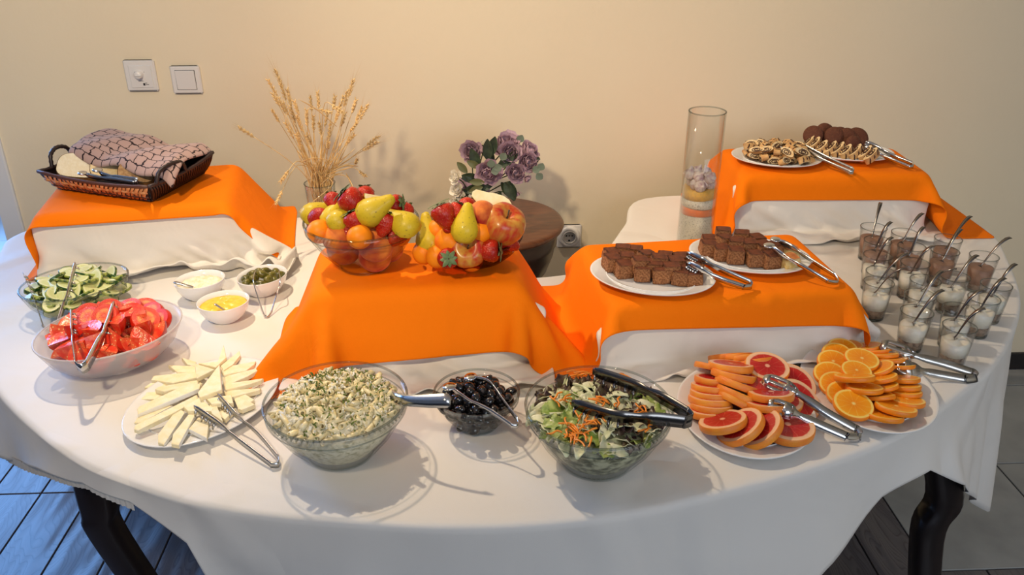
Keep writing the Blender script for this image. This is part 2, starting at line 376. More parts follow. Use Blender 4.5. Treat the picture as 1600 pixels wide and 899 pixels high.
#       how far the cloth hangs below the table top at each of these outline points
DROP = {20: 0.50, 21: 0.42, 22: 0.30, 23: 0.17, 24: 0.105, 25: 0.12, 26: 0.20, 27: 0.33, 28: 0.36, 29: 0.36, 30: 0.36, 31: 0.36, 32: 0.36, 33: 0.36, 34: 0.34, 35: 0.26, 36: 0.075, 37: 0.030, 38: 0.028, 39: 0.075, 40: 0.14, 41: 0.22, 42: 0.28, 43: 0.30}
def smooth_closed(pts, vals, n=6):
    out = []; vo = []; N = len(pts)
    for i in range(N):
        p = [np.array(pts[(i + k) % N]) for k in (-1, 0, 1, 2)]; v = [vals[(i + k) % N] for k in (0, 1)]
        for k in range(n):
            t = k / n; out.append(0.5 * ((2 * p[1]) + (p[2] - p[0]) * t + (2 * p[0] - 5 * p[1] + 4 * p[2] - p[3]) * t * t + (3 * p[1] - p[0] - 3 * p[2] + p[3]) * t ** 3)); vo.append(v[0] * (1 - t) + v[1] * t)
    return np.array(out), np.array(vo)
vals = [DROP.get(i, 0.30 if i < 20 else 0.4) for i in range(len(OUT))]
ol, dr = smooth_closed(OUT, vals, 8)
nrm = np.roll(ol, -1, 0) - np.roll(ol, 1, 0); nrm = np.stack([nrm[:, 1], -nrm[:, 0]], 1); nrm /= np.linalg.norm(nrm, axis=1)[:, None]
if np.sum((ol - ol.mean(0)) * nrm) < 0: nrm = -nrm
N = len(ol)
table = empty('buffet_table', (0.05, 1.65, 0), 0, 'large oval buffet table on dark curved legs under the white cloth', 'table')
inner = ol - nrm * 0.02
V = [(p[0] - 0.05, p[1] - 1.65, TZ - 0.004) for p in inner] + [(p[0] - 0.05, p[1] - 1.65, TZ - 0.03) for p in inner]
link('tabletop', new_mesh('tabletop', V, [tuple(range(N)), tuple(range(2 * N - 1, N - 1, -1))] + [(i, N + i, N + (i + 1) % N, (i + 1) % N) for i in range(N)], m_legw, False), table)
def leg(top, knee, mid, foot, w=0.05):
    pts = spline([top, knee, mid, foot], 7); n = len(pts); V = []; Fc = []
    for i, p in enumerate(pts):
        ww = w * (1.0 - 0.25 * i / n) / 2; 
        V += [p + Vector((a * ww, b * ww, 0)) for a, b in ((-1, -.75), (-.75, -1), (.75, -1), (1, -.75), (1, .75), (.75, 1), (-.75, 1), (-1, .75))]
    for i in range(n - 1):
        for k in range(8): Fc.append((i * 8 + k, i * 8 + (k + 1) % 8, (i + 1) * 8 + (k + 1) % 8, (i + 1) * 8 + k))
    Fc.append(tuple(range(8))); Fc.append(tuple(range((n - 1) * 8, n * 8)))
    V = [(v[0] - 0.05, v[1] - 1.65, v[2]) for v in V]
    return link('leg', new_mesh('leg', V, Fc, m_legw), table)
LA = [PW(148, 738, 1.235), PW(157, 790, 1.225), PW(180, 850, 1.23), PW(222, 915, 1.26)]
leg(Vector((LA[0].x, 1.235, TZ - 0.03)), LA[1], LA[2], Vector((LA[3].x + 0.09, 1.30, 0)), 0.060)
RA = [PW(1480, 740, 1.30), PW(1460, 780, 1.28), PW(1443, 840, 1.27), PW(1445, 905, 1.27)]
leg(Vector((0.885, 1.41, 0.70)), PW(1476, 765, 1.37), PW(1448, 838, 1.35), Vector((PW(1440, 905, 1.33).x + .04, 1.30, 0)), 0.066)
leg(Vector((-1.08, 2.08, 0.71)), Vector((-1.07, 2.06, .5)), Vector((-1.0, 2.02, .25)), Vector((-1.07, 2.1, 0)), 0.055)
leg(Vector((1.18, 2.15, 0.71)), Vector((1.15, 2.12, .5)), Vector((1.1, 2.08, .25)), Vector((1.17, 2.15, 0)), 0.055)

# ---- tablecloth: flat top, rounded edge, hanging skirt with soft folds
def cloth_mat(name, base, rnd_bump=0.25, weave=900, sheen=0.15, rough=0.7, crease=0.5, cscale=3.2, trans=0.0):
    m = bpy.data.materials.new(name); m.use_nodes = True; nt = m.node_tree; n = nt.nodes; L = nt.links
    b = n['Principled BSDF']; b.inputs['Base Color'].default_value = (*base, 1); b.inputs['Roughness'].default_value = rough
    b.inputs['Sheen Weight'].default_value = sheen; b.inputs['Specular IOR Level'].default_value = 0.25
    tc = n.new('ShaderNodeTexCoord')
    a = n.new('ShaderNodeTexNoise'); a.inputs['Scale'].default_value = weave; L.new(tc.outputs['Object'], a.inputs['Vector'])
    c = n.new('ShaderNodeTexNoise'); c.inputs['Scale'].default_value = cscale; c.inputs['Detail'].default_value = 3; c.inputs['Distortion'].default_value = 0.6; L.new(tc.outputs['Object'], c.inputs['Vector'])
    b1 = n.new('ShaderNodeBump'); b1.inputs['Strength'].default_value = crease; b1.inputs['Distance'].default_value = 0.02; L.new(c.outputs['Fac'], b1.inputs['Height'])
    b2 = n.new('ShaderNodeBump'); b2.inputs['Strength'].default_value = rnd_bump; b2.inputs['Distance'].default_value = 0.0006; L.new(a.outputs['Fac'], b2.inputs['Height']); L.new(b1.outputs['Normal'], b2.inputs['Normal'])
    L.new(b2.outputs['Normal'], b.inputs['Normal'])
    return m
m_cloth = cloth_mat('white_tablecloth', (0.76, 0.73, 0.69), crease=0.45, cscale=4)
def add_creases(m, scale, strength):
    nt = m.node_tree; n = nt.nodes; L = nt.links; b = n['Principled BSDF']; src = b.inputs['Normal'].links[0].from_socket
    tc = n.new('ShaderNodeTexCoord'); nz = n.new('ShaderNodeTexNoise'); nz.inputs['Scale'].default_value = 1.5; L.new(tc.outputs['Object'], nz.inputs['Vector'])
    mx = n.new('ShaderNodeMix'); mx.data_type = 'VECTOR'; mx.inputs['Factor'].default_value = .25; L.new(tc.outputs['Object'], mx.inputs[4]); L.new(nz.outputs['Color'], mx.inputs[5])
    v = n.new('ShaderNodeTexVoronoi'); v.feature = 'DISTANCE_TO_EDGE'; v.inputs['Scale'].default_value = scale; L.new(mx.outputs[1], v.inputs['Vector'])
    mr = n.new('ShaderNodeMapRange'); mr.inputs['From Max'].default_value = .09; mr.interpolation_type = 'SMOOTHSTEP'; L.new(v.outputs['Distance'], mr.inputs['Value'])
    bp = n.new('ShaderNodeBump'); bp.invert = True; bp.inputs['Strength'].default_value = strength; bp.inputs['Distance'].default_value = .008; L.new(mr.outputs['Result'], bp.inputs['Height']); L.new(src, bp.inputs['Normal']); L.new(bp.outputs['Normal'], b.inputs['Normal'])
add_creases(m_cloth, 2.6, .5)
m_wcloth = cloth_mat('white_satin_cloth', (0.77, 0.735, 0.68), 0.12, 700, 0.25, 0.5, 0.3, 9)
m_orange = cloth_mat('orange_linen', (0.94, 0.205, 0.002), 0.6, 650, 0.0, 0.8, 0.2, 12)
m_orange.node_tree.nodes['Principled BSDF'].inputs['Specular IOR Level'].default_value = 0.12
rings = []; prng = random.Random(3)
ph = [prng.uniform(0, 6.28) for _ in range(6)]
s_arc = np.concatenate([[0], np.cumsum(np.linalg.norm(np.diff(np.vstack([ol, ol[:1]]), axis=0), axis=1))])[:N]
def wave(s, q): return 0.5 * math.sin(s * 14 + ph[0]) + 0.35 * math.sin(s * 23 + ph[1] + q) + 0.25 * math.sin(s * 37 + ph[2])
DEPTHS = [0, .02, .05, .09, .14, .2, .28, .36, .45, .54, .63, .72, .8, .88, .95, 1.0]
V = []
for off, dz in ((-0.02, 0.0), (-0.006, 0.0), (0.0, -0.0015), (0.0035, -0.006)):
    for i in range(N): V.append((*(ol[i] + nrm[i] * off), TZ + dz))
nr = 4
for q in DEPTHS[1:]:
    for i in range(N):
        d = dr[i] * q + 0.006; right = ol[i][0] > 0.85 and ol[i][1] < 1.75 and ol[i][1] > 1.05
        amp = (0.03 if right else 0.016) * min(1.0, d / 0.15) * (0.15 if ol[i][1] > 1.8 else 1)
        o_ = 0.0045 + amp * (0.45 + wave(s_arc[i] * (1.6 if right else 0.8), q * 1.2)) * q + 0.02 * q * min(1, d / 0.2) * (0 if ol[i][1] > 1.8 else 1)
        zz = TZ - d - 0.010 * q * math.sin(s_arc[i] * 19 + ph[3]) * min(1, d / 0.1)
        V.append((*(ol[i] + nrm[i] * o_), zz))
    nr += 1
Fc = [tuple(range(N))]
for k in range(nr - 1):
    for i in range(N): j = (i + 1) % N; Fc.append((k * N + j, k * N + i, (k + 1) * N + i, (k + 1) * N + j))
tc_ = link('tablecloth', new_mesh('tablecloth', V, Fc, m_cloth)); tag(tc_, 'big white tablecloth over the oval table, hanging in soft folds in front', 'tablecloth')
m_ = tc_.modifiers.new('s', 'SOLIDIFY'); m_.thickness = 0.0012; m_.offset = -1
# pleated fringe of the under-cloth at the left front
V = []; Fc = []; idx = [i for i in range(N) if -1.0 < ol[i][0] < -0.55 and ol[i][1] < 1.55]
for k, i in enumerate(idx):
    for q in range(5):
        for w in range(3):
            z0 = TZ - (dr[i] * (1 - w / 3) + dr[(i + 1) % N] * w / 3) - 0.006; fx = nrm[i] * (0.004 + 0.012 * min(1, dr[i] / .15) + 0.0012 * math.sin(w * 2.09 + k))
            nx = ol[(i + 1) % N] - ol[i]
            V.append((*(ol[i] + fx + nx * (w / 3.0)), z0 - 0.005 * q))
n5 = 5
cols = []
for k in range(len(idx)):
    for w in range(3): cols.append([k * 15 + q * 3 + w for q in range(5)])
for a, b in zip(cols[:-1], cols[1:]):
    for q in range(4): Fc.append((a[q], b[q], b[q + 1], a[q + 1]))
o = link('fringe', new_mesh('fringe', V, Fc, mat('fringe', (0.80, 0.77, 0.72), 0.8)), tc_)

# ---- round pedestal table behind
m_wood = mat('reddish_brown_wood', (0.16, 0.055, 0.018), 0.35, c2=(0.085, 0.026, 0.010), nscale=16, npos=(.3, .7), coat=0.25, aniso=(1, 9, 1), ndetail=6)
m_wood2 = mat('very_dark_wood', (0.035, 0.014, 0.008), 0.35, c2=(0.02, 0.008, 0.005), nscale=12, coat=0.25)
rt = empty('round_pedestal_table', (0.055, 2.27, 0), 0, 'small round dark wooden pedestal table carrying the flower vase', 'table')
link('tabletop', new_mesh('rt_top', *lathe_vf([(0, .72), (.184, .72), (.193, .717), (.197, .710), (.194, .702), (.186, .698), (.17, .696), (0, .696)], 72), m_wood), rt)
link('apron', new_mesh('rt_apron', *lathe_vf([(.17, .70), (.178, .690), (.178, .655), (.172, .645), (.168, .62), (.15, .57), (.11, .52), (.06, .49), (0, .485)], 64), m_wood2), rt)
link('pedestal', new_mesh('rt_ped', *lathe_vf([(.05, .50), (.04, .44), (.028, .38), (.034, .30), (.05, .22), (.045, .14), (.06, .10), (.13, .04), (.17, .02), (.17, 0), (0, 0)], 40), m_wood2), rt)

# ================================================================== DRAPED CLOTHS (small cloth relaxation in numpy)
def drape(ext, cell, bx, inflate, r=0.012, yaw=0.0, steps=230, iters=9, floor_z=TZ + 0.0035, mu=0.55, seed=0, bend=0.25, jitter=0.002, lift=0.03, edge_floor=True, dt2g=0.00035, push=None, taper=(0, 0, 0)):
    """ext=(x0,x1,y0,y1) of the flat cloth in its own axes about the box centre; bx=(cx,cy,hx,hy,ztop,yaw)"""
    cx, cy, hx, hy, zt, byaw = bx
    nx = int(round((ext[1] - ext[0]) / cell)) + 1; ny = int(round((ext[3] - ext[2]) / cell)) + 1
    xs = np.linspace(ext[0], ext[1], nx); ys = np.linspace(ext[2], ext[3], ny)
    gx, gy = np.meshgrid(xs, ys); rs = np.random.RandomState(seed)
    c, s = math.cos(yaw), math.sin(yaw)
    X = np.stack([cx + c * gx - s * gy, cy + s * gx + c * gy, np.full_like(gx, zt + lift)], -1)
    X += rs.uniform(-jitter, jitter, X.shape); Pv = X.copy()
    dx = xs[1] - xs[0]; dy = ys[1] - ys[0]; dd = math.hypot(dx, dy)
    def con(A, B, L, k):
        d = B - A; l = np.sqrt((d * d).sum(-1, keepdims=True)) + 1e-9; corr = d * (0.5 * k * (l - L) / l); A += corr; B -= corr
    cb, sb = math.cos(byaw), math.sin(byaw)
    half = np.array([hx - r + inflate, hy - r + inflate, (zt - TZ + 0.2) / 2 - r + inflate / 2]); cz = zt + inflate - (half[2] + r)
    def collide():
        D = X - np.array([cx, cy, cz]); q = np.stack([cb * D[..., 0] + sb * D[..., 1], -sb * D[..., 0] + cb * D[..., 1], D[..., 2]], -1)
        
        dep = np.maximum(zt - X[..., 2], 0); hf = np.stack([half[0] + np.where(q[..., 0] > 0, taper[1], taper[0]) * dep, half[1] + np.where(q[..., 1] < 0, taper[2], 0) * dep, np.full_like(dep, half[2])], -1)
        a = np.abs(q) - hf; o = np.maximum(a, 0); lo = np.sqrt((o * o).sum(-1)); inn = np.minimum(a.max(-1), 0); sd = lo + inn - r
        hit = sd < 0
        if hit.any():
            g = o * np.sign(q) / (lo[..., None] + 1e-9)
            ins = lo < 1e-6
            k = a.argmax(-1); gi = np.zeros_like(q); np.put_along_axis(gi, k[..., None], np.take_along_axis(np.sign(q), k[..., None], -1), -1)
            g = np.where(ins[..., None], gi, g); g = np.where(hit[..., None], g * (-sd[..., None]), 0)
            X[..., 0] += cb * g[..., 0] - sb * g[..., 1]; X[..., 1] += sb * g[..., 0] + cb * g[..., 1]; X[..., 2] += g[..., 2]
        fl = X[..., 2] < floor_z; X[..., 2] = np.where(fl, floor_z, X[..., 2])
        h = hit | fl
        X[...] = np.where(h[..., None], X - mu * (X - X0) * np.array([1, 1, 0.0]), X)
    for st in range(steps):
        v = (X - Pv) * 0.975; X0 = X.copy(); Pv = X.copy(); X = X + v; X[..., 2] -= dt2g
        if push is not None and st < steps * 0.7: X[...] += push(X)
        for it in range(iters):
            for p in (0, 1):
                n = (nx - p) // 2; con(X[:, p:p + 2 * n:2], X[:, p + 1:p + 1 + 2 * n:2], dx, 1.0)
                n = (ny - p) // 2; con(X[p:p + 2 * n:2], X[p + 1:p + 1 + 2 * n:2], dy, 1.0)
            if it % 3 == 0:
                for p in (0, 1):
                    n = (nx - p) // 2
                    con(X[:-1, p:p + 2 * n:2], X[1:, p + 1:p + 1 + 2 * n:2], dd, 0.35); con(X[1:, p:p + 2 * n:2], X[:-1, p + 1:p + 1 + 2 * n:2], dd, 0.35)
                for p in (0, 1, 2, 3):
                    n = (nx - p) // 4
                    if n > 0: A = X[:, p:p + 4 * n:4]; B = X[:, p + 2:p + 2 + 4 * n:4]; m = min(A.shape[1], B.shape[1]); con(A[:, :m], B[:, :m], 2 * dx, bend)
                    n = (ny - p) // 4
                    if n > 0: A = X[p:p + 4 * n:4]; B = X[p + 2:p + 2 + 4 * n:4]; m = min(A.shape[0], B.shape[0]); con(A[:m], B[:m], 2 * dy, bend)
            if it % 2 == 0: collide()
        collide()
    return X
def cloth_obj(name, X, m, label, cat='cloth', group=None, lv=2, thick=0.0014):
    ny, nx = X.shape[:2]; V = X.reshape(-1, 3).tolist(); Fc = [(j * nx + i, j * nx + i + 1, (j + 1) * nx + i + 1, (j + 1) * nx + i) for j in range(ny - 1) for i in range(nx - 1)]
    o = link(name, new_mesh(name, V, Fc, m)); subsurf(o, lv); s = o.modifiers.new('t', 'SOLIDIFY'); s.thickness = thick; s.offset = 0
    return tag(o, label, cat, group)
R_ = math.radians
BOXES = {'A': (-0.840, 2.09, 0.215, 0.155, 0.885, R_(9)), 'B': (-0.118, 1.560, 0.195, 0.112, 0.900, R_(2.5)),
         'C': (0.490, 1.60, 0.242, 0.145, 0.865, R_(5)), 'D': (0.955, 2.215, 0.245, 0.118, 0.890, R_(-2))}
TAPER = {'A': (0.05, 0.75, 0.12), 'B': (0.45, 0.55, 0.32), 'C': (0.35, 0.25, 0.22), 'D': (0.3, 0.15, 0.05)}
WHITE = {'A': ((-0.235, 0.37, -0.335, 0.16), 0.015, R_(9), 3), 'B': ((-0.26, 0.25, -0.325, 0.12), 0.015, R_(2.5), 4),
         'C': ((-0.285, 0.315, -0.31, 0.15), 0.015, R_(5), 5), 'D': ((-0.27, 0.26, -0.325, 0.12), 0.015, R_(-2), 6)}
ORANGE = {'A': ((-0.39, 0.42, -0.185, 0.20), 0.015, R_(9), 7), 'B': ((-0.385, 0.40, -0.235, 0.17), 0.015, R_(5), 8),
          'C': ((-0.44, 0.33, -0.205, 0.20), 0.015, R_(3), 9), 'D': ((-0.45, 0.52, -0.185, 0.17), 0.015, R_(-2), 10)}
where = {'A': ('left riser with the bread basket', 'left'), 'B': ('front middle riser under the two fruit bowls', 'm'), 'C': ('right front riser under the two brownie plates', 'r'), 'D': ('back right riser under the two pastry plates', 'b')}
for k in 'ABCD':
    cx, cy, hx, hy, zt, yw = BOXES[k]
    fy = cy - hy
    def push(X, cx=cx, cy=cy, hx=hx, hy=hy, yw=yw, zt=zt):
        # bunch the surplus of the under-cloth back against the riser, as a hand would
        d = X - np.array([cx, cy, 0]); yl = -math.sin(yw) * d[..., 0] + math.cos(yw) * d[..., 1]
        f = ((yl < -hy - 0.035) & (X[..., 2] < zt - 0.05)).astype(float) * 0.0006
        out = np.zeros_like(X); out[..., 1] = f; return out
    e, inf, yaw, sd = WHITE[k]; tp = TAPER[k]
    X = drape(e, 0.0145, (cx, cy, hx, hy, zt, yw), 0.0, yaw=yaw, seed=sd, push=push, mu=0.35, steps=190, bend=0.12, jitter=0.004, taper=(tp[0] * .5, tp[1] * .6, tp[2] * .7))
    # folds: soft pleats on the face, rolls where the surplus lies on the table
    from mathutils import noise
    for j in range(X.shape[0]):
        for i in range(X.shape[1]):
            x, y, z = X[j, i]; d = (x - cx, y - cy); xl = math.cos(yw) * d[0] + math.sin(yw) * d[1]; yl = -math.sin(yw) * d[0] + math.cos(yw) * d[1]
            if yl > -hy - 0.002: continue
            g = 1.0 + 1.2 * max(0.0, (xl / hx)) if k in 'AC' else 1.0
            fall = min(1.0, max(0.0, (zt - 0.05 - z) / 0.07))
            n1 = noise.noise(Vector((xl * 9 + sd * 3, z * 11, sd))) + 0.5 * noise.noise(Vector((xl * 22 + z * 30, z * 9, sd + 5)))
            yl2 = yl - fall * max(-0.004, (0.048 if k == 'A' else 0.038) * g * (n1 + 0.22))
            out = max(0.0, -hy - 0.02 - yl) ; apr = min(1.0, out / 0.03) * (1 if z < TZ + 0.02 else 0)
            n2 = 1 - abs(noise.noise(Vector((xl * 4 + sd, yl * 26 + 1.5 * noise.noise(Vector((xl * 7, yl * 9, sd))), sd * 2.0)))) * 2.6
            n3 = noise.noise(Vector((xl * 13, yl * 20, sd + 9)))
            z += apr * max(0.0, 0.021 * n2 + 0.012 * n3) * (g if k == 'A' else 1)
            X[j, i] = (cx + math.cos(yw) * xl - math.sin(yw) * yl2, cy + math.sin(yw) * xl + math.cos(yw) * yl2, z)
    cloth_obj('riser_undercloth', X, m_wcloth, 'cream satin cloth bunched below the orange cloth on the ' + where[k][0].split(' under')[0].split(' with')[0], 'cloth', thick=0.0025)
    e, inf, yaw, sd = ORANGE[k]
    X = drape(e, 0.017, (cx, cy, hx, hy, zt, yw), 0.010, yaw=yaw, seed=sd, r=0.016, steps=200, bend=0.5, mu=0.45, taper=tp)
    if k == 'B':
        i0 = int(X.shape[1] * .535); X[:, i0, 2] += .0035; X[:, i0, 1] -= .0035
    if k == 'C':
        i0 = int(X.shape[1] * .66); X[:6, i0, 1] -= .004; X[:, i0, 2] += .0015
    cloth_obj('orange_cloth', X, m_orange, 'bright orange linen cloth draped over the ' + where[k][0], 'cloth')

# ================================================================== VESSELS
m_china = mat('white_china', (0.80, 0.80, 0.80), 0.12, coat=0.5)
m_glass = glass_mat('clear_glass')
m_rim = glass_mat('glass_rim', (0.80, 0.83, 0.83), (0.22, 0.24, 0.24), 0.02)
m_frost = mat('frosted_ribbed_glass', (0.72, 0.68, 0.68), 0.3, spec=.6)
m_frost.node_tree.nodes['Principled BSDF'].inputs['Alpha'].default_value = 0.38
m_redglass = glass_mat('red_brown_glass', (0.66, 0.26, 0.16), (0.22, 0.04, 0.03), 0.03)
m_steel = mat('polished_steel', (0.62, 0.62, 0.63), 0.16, 1.0)
m_steel2 = mat('brushed_steel', (0.52, 0.51, 0.49), 0.30, 1.0)
m_steeld = mat('dark_steel', (0.20, 0.19, 0.185), 0.22, 1.0)
BR = 0.9155         # surface of the cloth on riser B
SB, SC, SD, SA = 0.900 + .0128, 0.865 + .0128, 0.890 + .0128, 0.885 + .0128
def glass_bowl(c, r, z0, h, rb, name, label, m=m_glass, ax=1.0, rot=0.0, step=True, ribs=0, mr=m_rim, group=None):
    t = empty(name, (c[0], c[1], z0), rot, label, 'bowl', group)
    th = 0.003
    if step: prof = [(0, .001), (rb * .9, .001), (rb, 0), (rb * 1.04, .004), (rb + (r - rb) * .55, h * .42), (r * .955, h * .80), (r * .955, h * .82), (r * .985, h * .84), (r, h * .995)]
    else: prof = [(0, .001), (rb * .9, .001), (rb, 0), (rb + (r - rb) * .45, h * .22), (rb + (r - rb) * .75, h * .5), (r * .95, h * .8), (r, h * .995)]
    fn = None
    if ribs: fn = lambda x, y, z, a, rr: (x * (1 + .012 * math.cos(a * ribs)), y * (1 + .012 * math.cos(a * ribs)), z)
    pin = [(max(0, p[0] - th), p[1] + (th if p[0] < rb * 1.1 else th * .4)) for p in reversed(prof)]
    V, Fc = lathe_vf(prof + pin, 72, ax=ax, fn=fn)
    link('bowl_body', new_mesh(name, V, Fc, m), t)
    pts = [(ax * (r - th / 2) * math.cos(a * math.pi / 36), (r - th / 2) * math.sin(a * math.pi / 36), h) for a in range(73)]
    link('rim', new_mesh('rim', *tube_vf(pts, 0.0021, 8, False), mr), t)
    if step:
        rr = r * .97; pts = [(ax * rr * math.cos(a * math.pi / 36), rr * math.sin(a * math.pi / 36), h * .825) for a in range(73)]
        link('ledge', new_mesh('ledge', *tube_vf(pts, 0.0012, 6, False), m_rim), t)
    rr = rb * .97; pts = [(ax * rr * math.cos(a * math.pi / 24), rr * math.sin(a * math.pi / 24), .0022) for a in range(49)]
    link('foot_ring', new_mesh('foot', *tube_vf(pts, 0.0016, 6, False), mr), t)
    return t
def plate(c, a, b, z0, rot, label, name='serving_plate', emboss=True, group=None):
    """oval white plate, half axes a (local x) and b"""
    ax = a / b; r = b
    prof = [(0, .0045), (r * .55, .0045), (r * .62, .006), (r * .72, .0105), (r * .96, .0165), (r * .995, .0180), (r, .0170), (r * .985, .0145), (r * .72, .0065), (r * .60, .001), (r * .57, 0), (0, .001)]
    def fn(x, y, z, an, rr):
        if emboss and r * .74 < rr < r * .97 and z > .011: z += .0006 * math.cos(an * 24)
        return x, y, z
    V, Fc = lathe_vf(prof, 96, ax=ax, fn=fn)
    t = link(name, new_mesh(name, V, Fc, m_china), None, (c[0], c[1], z0), (0, 0, rot)); tag(t, label, 'plate', group)
    pts = [(ax * r * .73 * math.cos(i * math.pi / 36), r * .73 * math.sin(i * math.pi / 36), .0112) for i in range(73)]
    link('raised_border', new_mesh('border', *tube_vf(pts, 0.0011, 6, False), m_china), t)
    return t
def small_bowl(c, r, label, ax=1.1, rot=0.6):
    prof = [(0, .003), (r * .45, .002), (r * .5, 0), (r * .53, .003), (r * .80, .016), (r * .93, .030), (r * .985, .043), (r, .0465), (r * .97, .047), (r * .90, .036), (r * .7, .015), (r * .4, .008), (0, .0075)]
    V, Fc = lathe_vf(prof, 60, ax=ax); t = link('dip_bowl', new_mesh('dip_bowl', V, Fc, m_china), None, (c[0], c[1], TZ), (0, 0, rot)); return tag(t, label, 'bowl')
PC = (-0.234, 1.176); OC = (-0.005, 1.243); SCN = (0.191, 1.135); F1 = (-0.222, 1.548); F2 = (-0.012, 1.552)
glass_bowl(PC, .117, TZ, .105, .056, 'glass_bowl', 'large clear glass bowl on the tablecloth holding the pasta salad')
glass_bowl(OC, .075, TZ, .068, .036, 'glass_bowl', 'small clear glass bowl on the tablecloth holding the black olives')
glass_bowl(SCN, .119, TZ, .108, .060, 'glass_bowl', 'large clear glass bowl on the tablecloth holding the mixed leaf salad')
glass_bowl(F1, .111, SB, .098, .048, 'glass_bowl', 'large clear glass bowl on orange cloth piled with whole and cut fruit')
glass_bowl(F2, .090, SB, .058, .036, 'glass_bowl', 'reddish brown tinted glass bowl on orange cloth piled with fruit', m_redglass, 1.16, 0.1, step=False, mr=m_redglass)
TC = (-0.719, 1.490); CC = (-0.880, 1.718)
glass_bowl(TC, .118, TZ, .075, .055, 'oval_bowl', 'oval frosted ribbed bowl on the left of the table holding tomato wedges', m_frost, 1.16, R_(38), step=False, ribs=0, mr=m_frost)
glass_bowl(CC, .094, TZ, .070, .045, 'oval_bowl', 'oval clear ribbed glass bowl holding sliced cucumber beside the left riser', m_glass, 1.18, R_(30), step=False, ribs=40)
CP = (-0.501, 1.322); GP = (0.474, 1.251); OP = (0.723, 1.314)
plate(CP, .152, .118, TZ, R_(62), 'oval white china plate on the tablecloth holding white cheese slices')
plate(GP, .152, .121, TZ, R_(78), 'oval white china plate on the tablecloth holding red grapefruit slices')
plate(OP, .156, .118, TZ, R_(82), 'oval white china plate at the right holding orange slices')
B1 = (0.350, 1.526); B2 = (0.572, 1.610); Q1 = (0.820, 2.200); Q2 = (1.035, 2.240)
plate(B1, .125, .098, SC, R_(-20), 'oval white plate of brownie cubes, left one on the orange cloth', emboss=False)
plate(B2, .125, .094, SC, R_(-18), 'oval white plate of brownie cubes, right one on the orange cloth', emboss=False)
plate(Q1, .120, .094, SD, R_(-14), 'oval white plate of cut filled pastry, left one on back right riser', emboss=False)
plate(Q2, .120, .092, SD, R_(-12), 'oval white plate of chocolate rounds and striped pastry on back right riser', emboss=False)
small_bowl((-0.628, 1.768), .050, 'small white bowl of grated cheese dip, left of the three dip bowls', 1.12, 0.5)
small_bowl((-0.547, 1.657), .051, 'small white bowl of yellow mustard dip, front one of the three dip bowls', 1.08, 0.3)
small_bowl((-0.492, 1.785), .052, 'small white bowl of green pickles, right one of the three dip bowls', 1.15, 0.9)

def heap_pts(c, R, z0, h, dmin, ax=1.0, rot=0.0, seed=1, rmax=1.0, tries=4000):
    rg = random.Random(seed); pts = []
    for _ in range(tries):
        a = rg.uniform(0, 2 * math.pi); r = math.sqrt(rg.random()) * R * rmax
        lx, ly = r * math.cos(a) * ax, r * math.sin(a); z = z0 + h * (1 - (r / R) ** 2)
        x = c[0] + lx * math.cos(rot) - ly * math.sin(rot); y = c[1] + lx * math.sin(rot) + ly * math.cos(rot)
        if all((x - p[0]) ** 2 + (y - p[1]) ** 2 + (z - p[2]) ** 2 > dmin * dmin for p in pts): pts.append((x, y, z, r / R))
    return pts
def rrot(rg): return Euler((rg.uniform(0, 6.28), rg.uniform(0, 6.28), rg.uniform(0, 6.28))).to_matrix()

# ================================================================== SLICED CUCUMBER
m_cskin = mat('cucumber_skin', (0.02, 0.07, 0.015), 0.3, c2=(0.36, 0.42, 0.10), nscale=70, npos=(.45, .56))
m_cflesh = slice_mat('cucumber_flesh', .026, [(0, (.66, .68, .34)), (.45, (.60, .64, .28)), (.62, (.74, .76, .46)), (.88, (.60, .66, .26)), (.97, (.16, .26, .05))], 3, (.74, .78, .55), ax=1.5, flesh_r=.6)
def cuc_slice(rx, ry, t, cut=None):
    mb = MB(); n = 24; rim = []
    for s in (1, -1):
        k0 = len(mb.V); V = [(0, 0, s * t / 2)]
        for f in (.55, .93):
            for i in range(n): a = 2 * math.pi * i / n; V.append((rx * f * math.cos(a), ry * f * math.sin(a), s * t / 2 * (1.0 if f < .9 else .96)))
        Fc = [(0, 1 + i, 1 + (i + 1) % n) if s > 0 else (0, 1 + (i + 1) % n, 1 + i) for i in range(n)]
        Fc += [(1 + i, 1 + n + i, 1 + n + (i + 1) % n, 1 + (i + 1) % n) if s > 0 else (1 + i, 1 + (i + 1) % n, 1 + n + (i + 1) % n, 1 + n + i) for i in range(n)]
        mb.add(V, Fc, 0)
    V = []
    for f, z in ((.93, .5 * .96), (1.0, .36), (1.0, -.36), (.93, -.5 * .96)):
        for i in range(n): a = 2 * math.pi * i / n; V.append((rx * f * math.cos(a), ry * f * math.sin(a), z * t))
    Fc = []
    for k in range(3):
        for i in range(n): j = (i + 1) % n; Fc.append((k * n + i, (k + 1) * n + i, (k + 1) * n + j, k * n + j))
    mb.add(V, Fc, 1)
    if cut is not None: mb.V = [(max(x, cut), y, z) for x, y, z in mb.V]
    return mb
cs = [cuc_slice(.028, .0185, .006).mesh('cucumber_slice', [m_cflesh, m_cskin]), cuc_slice(.033, .017, .007).mesh('cucumber_slice', [m_cflesh, m_cskin]), cuc_slice(.023, .019, .009, -0.004).mesh('cucumber_slice', [m_cflesh, m_cskin])]
rg = random.Random(11); cucs = []
for lay, (zz, hh, dm, rm) in enumerate(((TZ + .030, .016, .026, .86), (TZ + .050, .034, .0205, .98))):
    for (x, y, z, rr) in heap_pts(CC, .080, zz, hh, dm, 1.18, R_(30), 20 + lay, rm):
        o = link('cucumber_slice', rg.choice(cs), None, (x, y, z), tilt(rg.uniform(0, 360), rg.uniform(5, 46), rg.uniform(0, 6.28)))
        tag(o, 'green cucumber slice buried under the top layer in the glass bowl', 'cucumber', 'cucumber slices in the oval bowl')
        if lay: cucs.append(o)
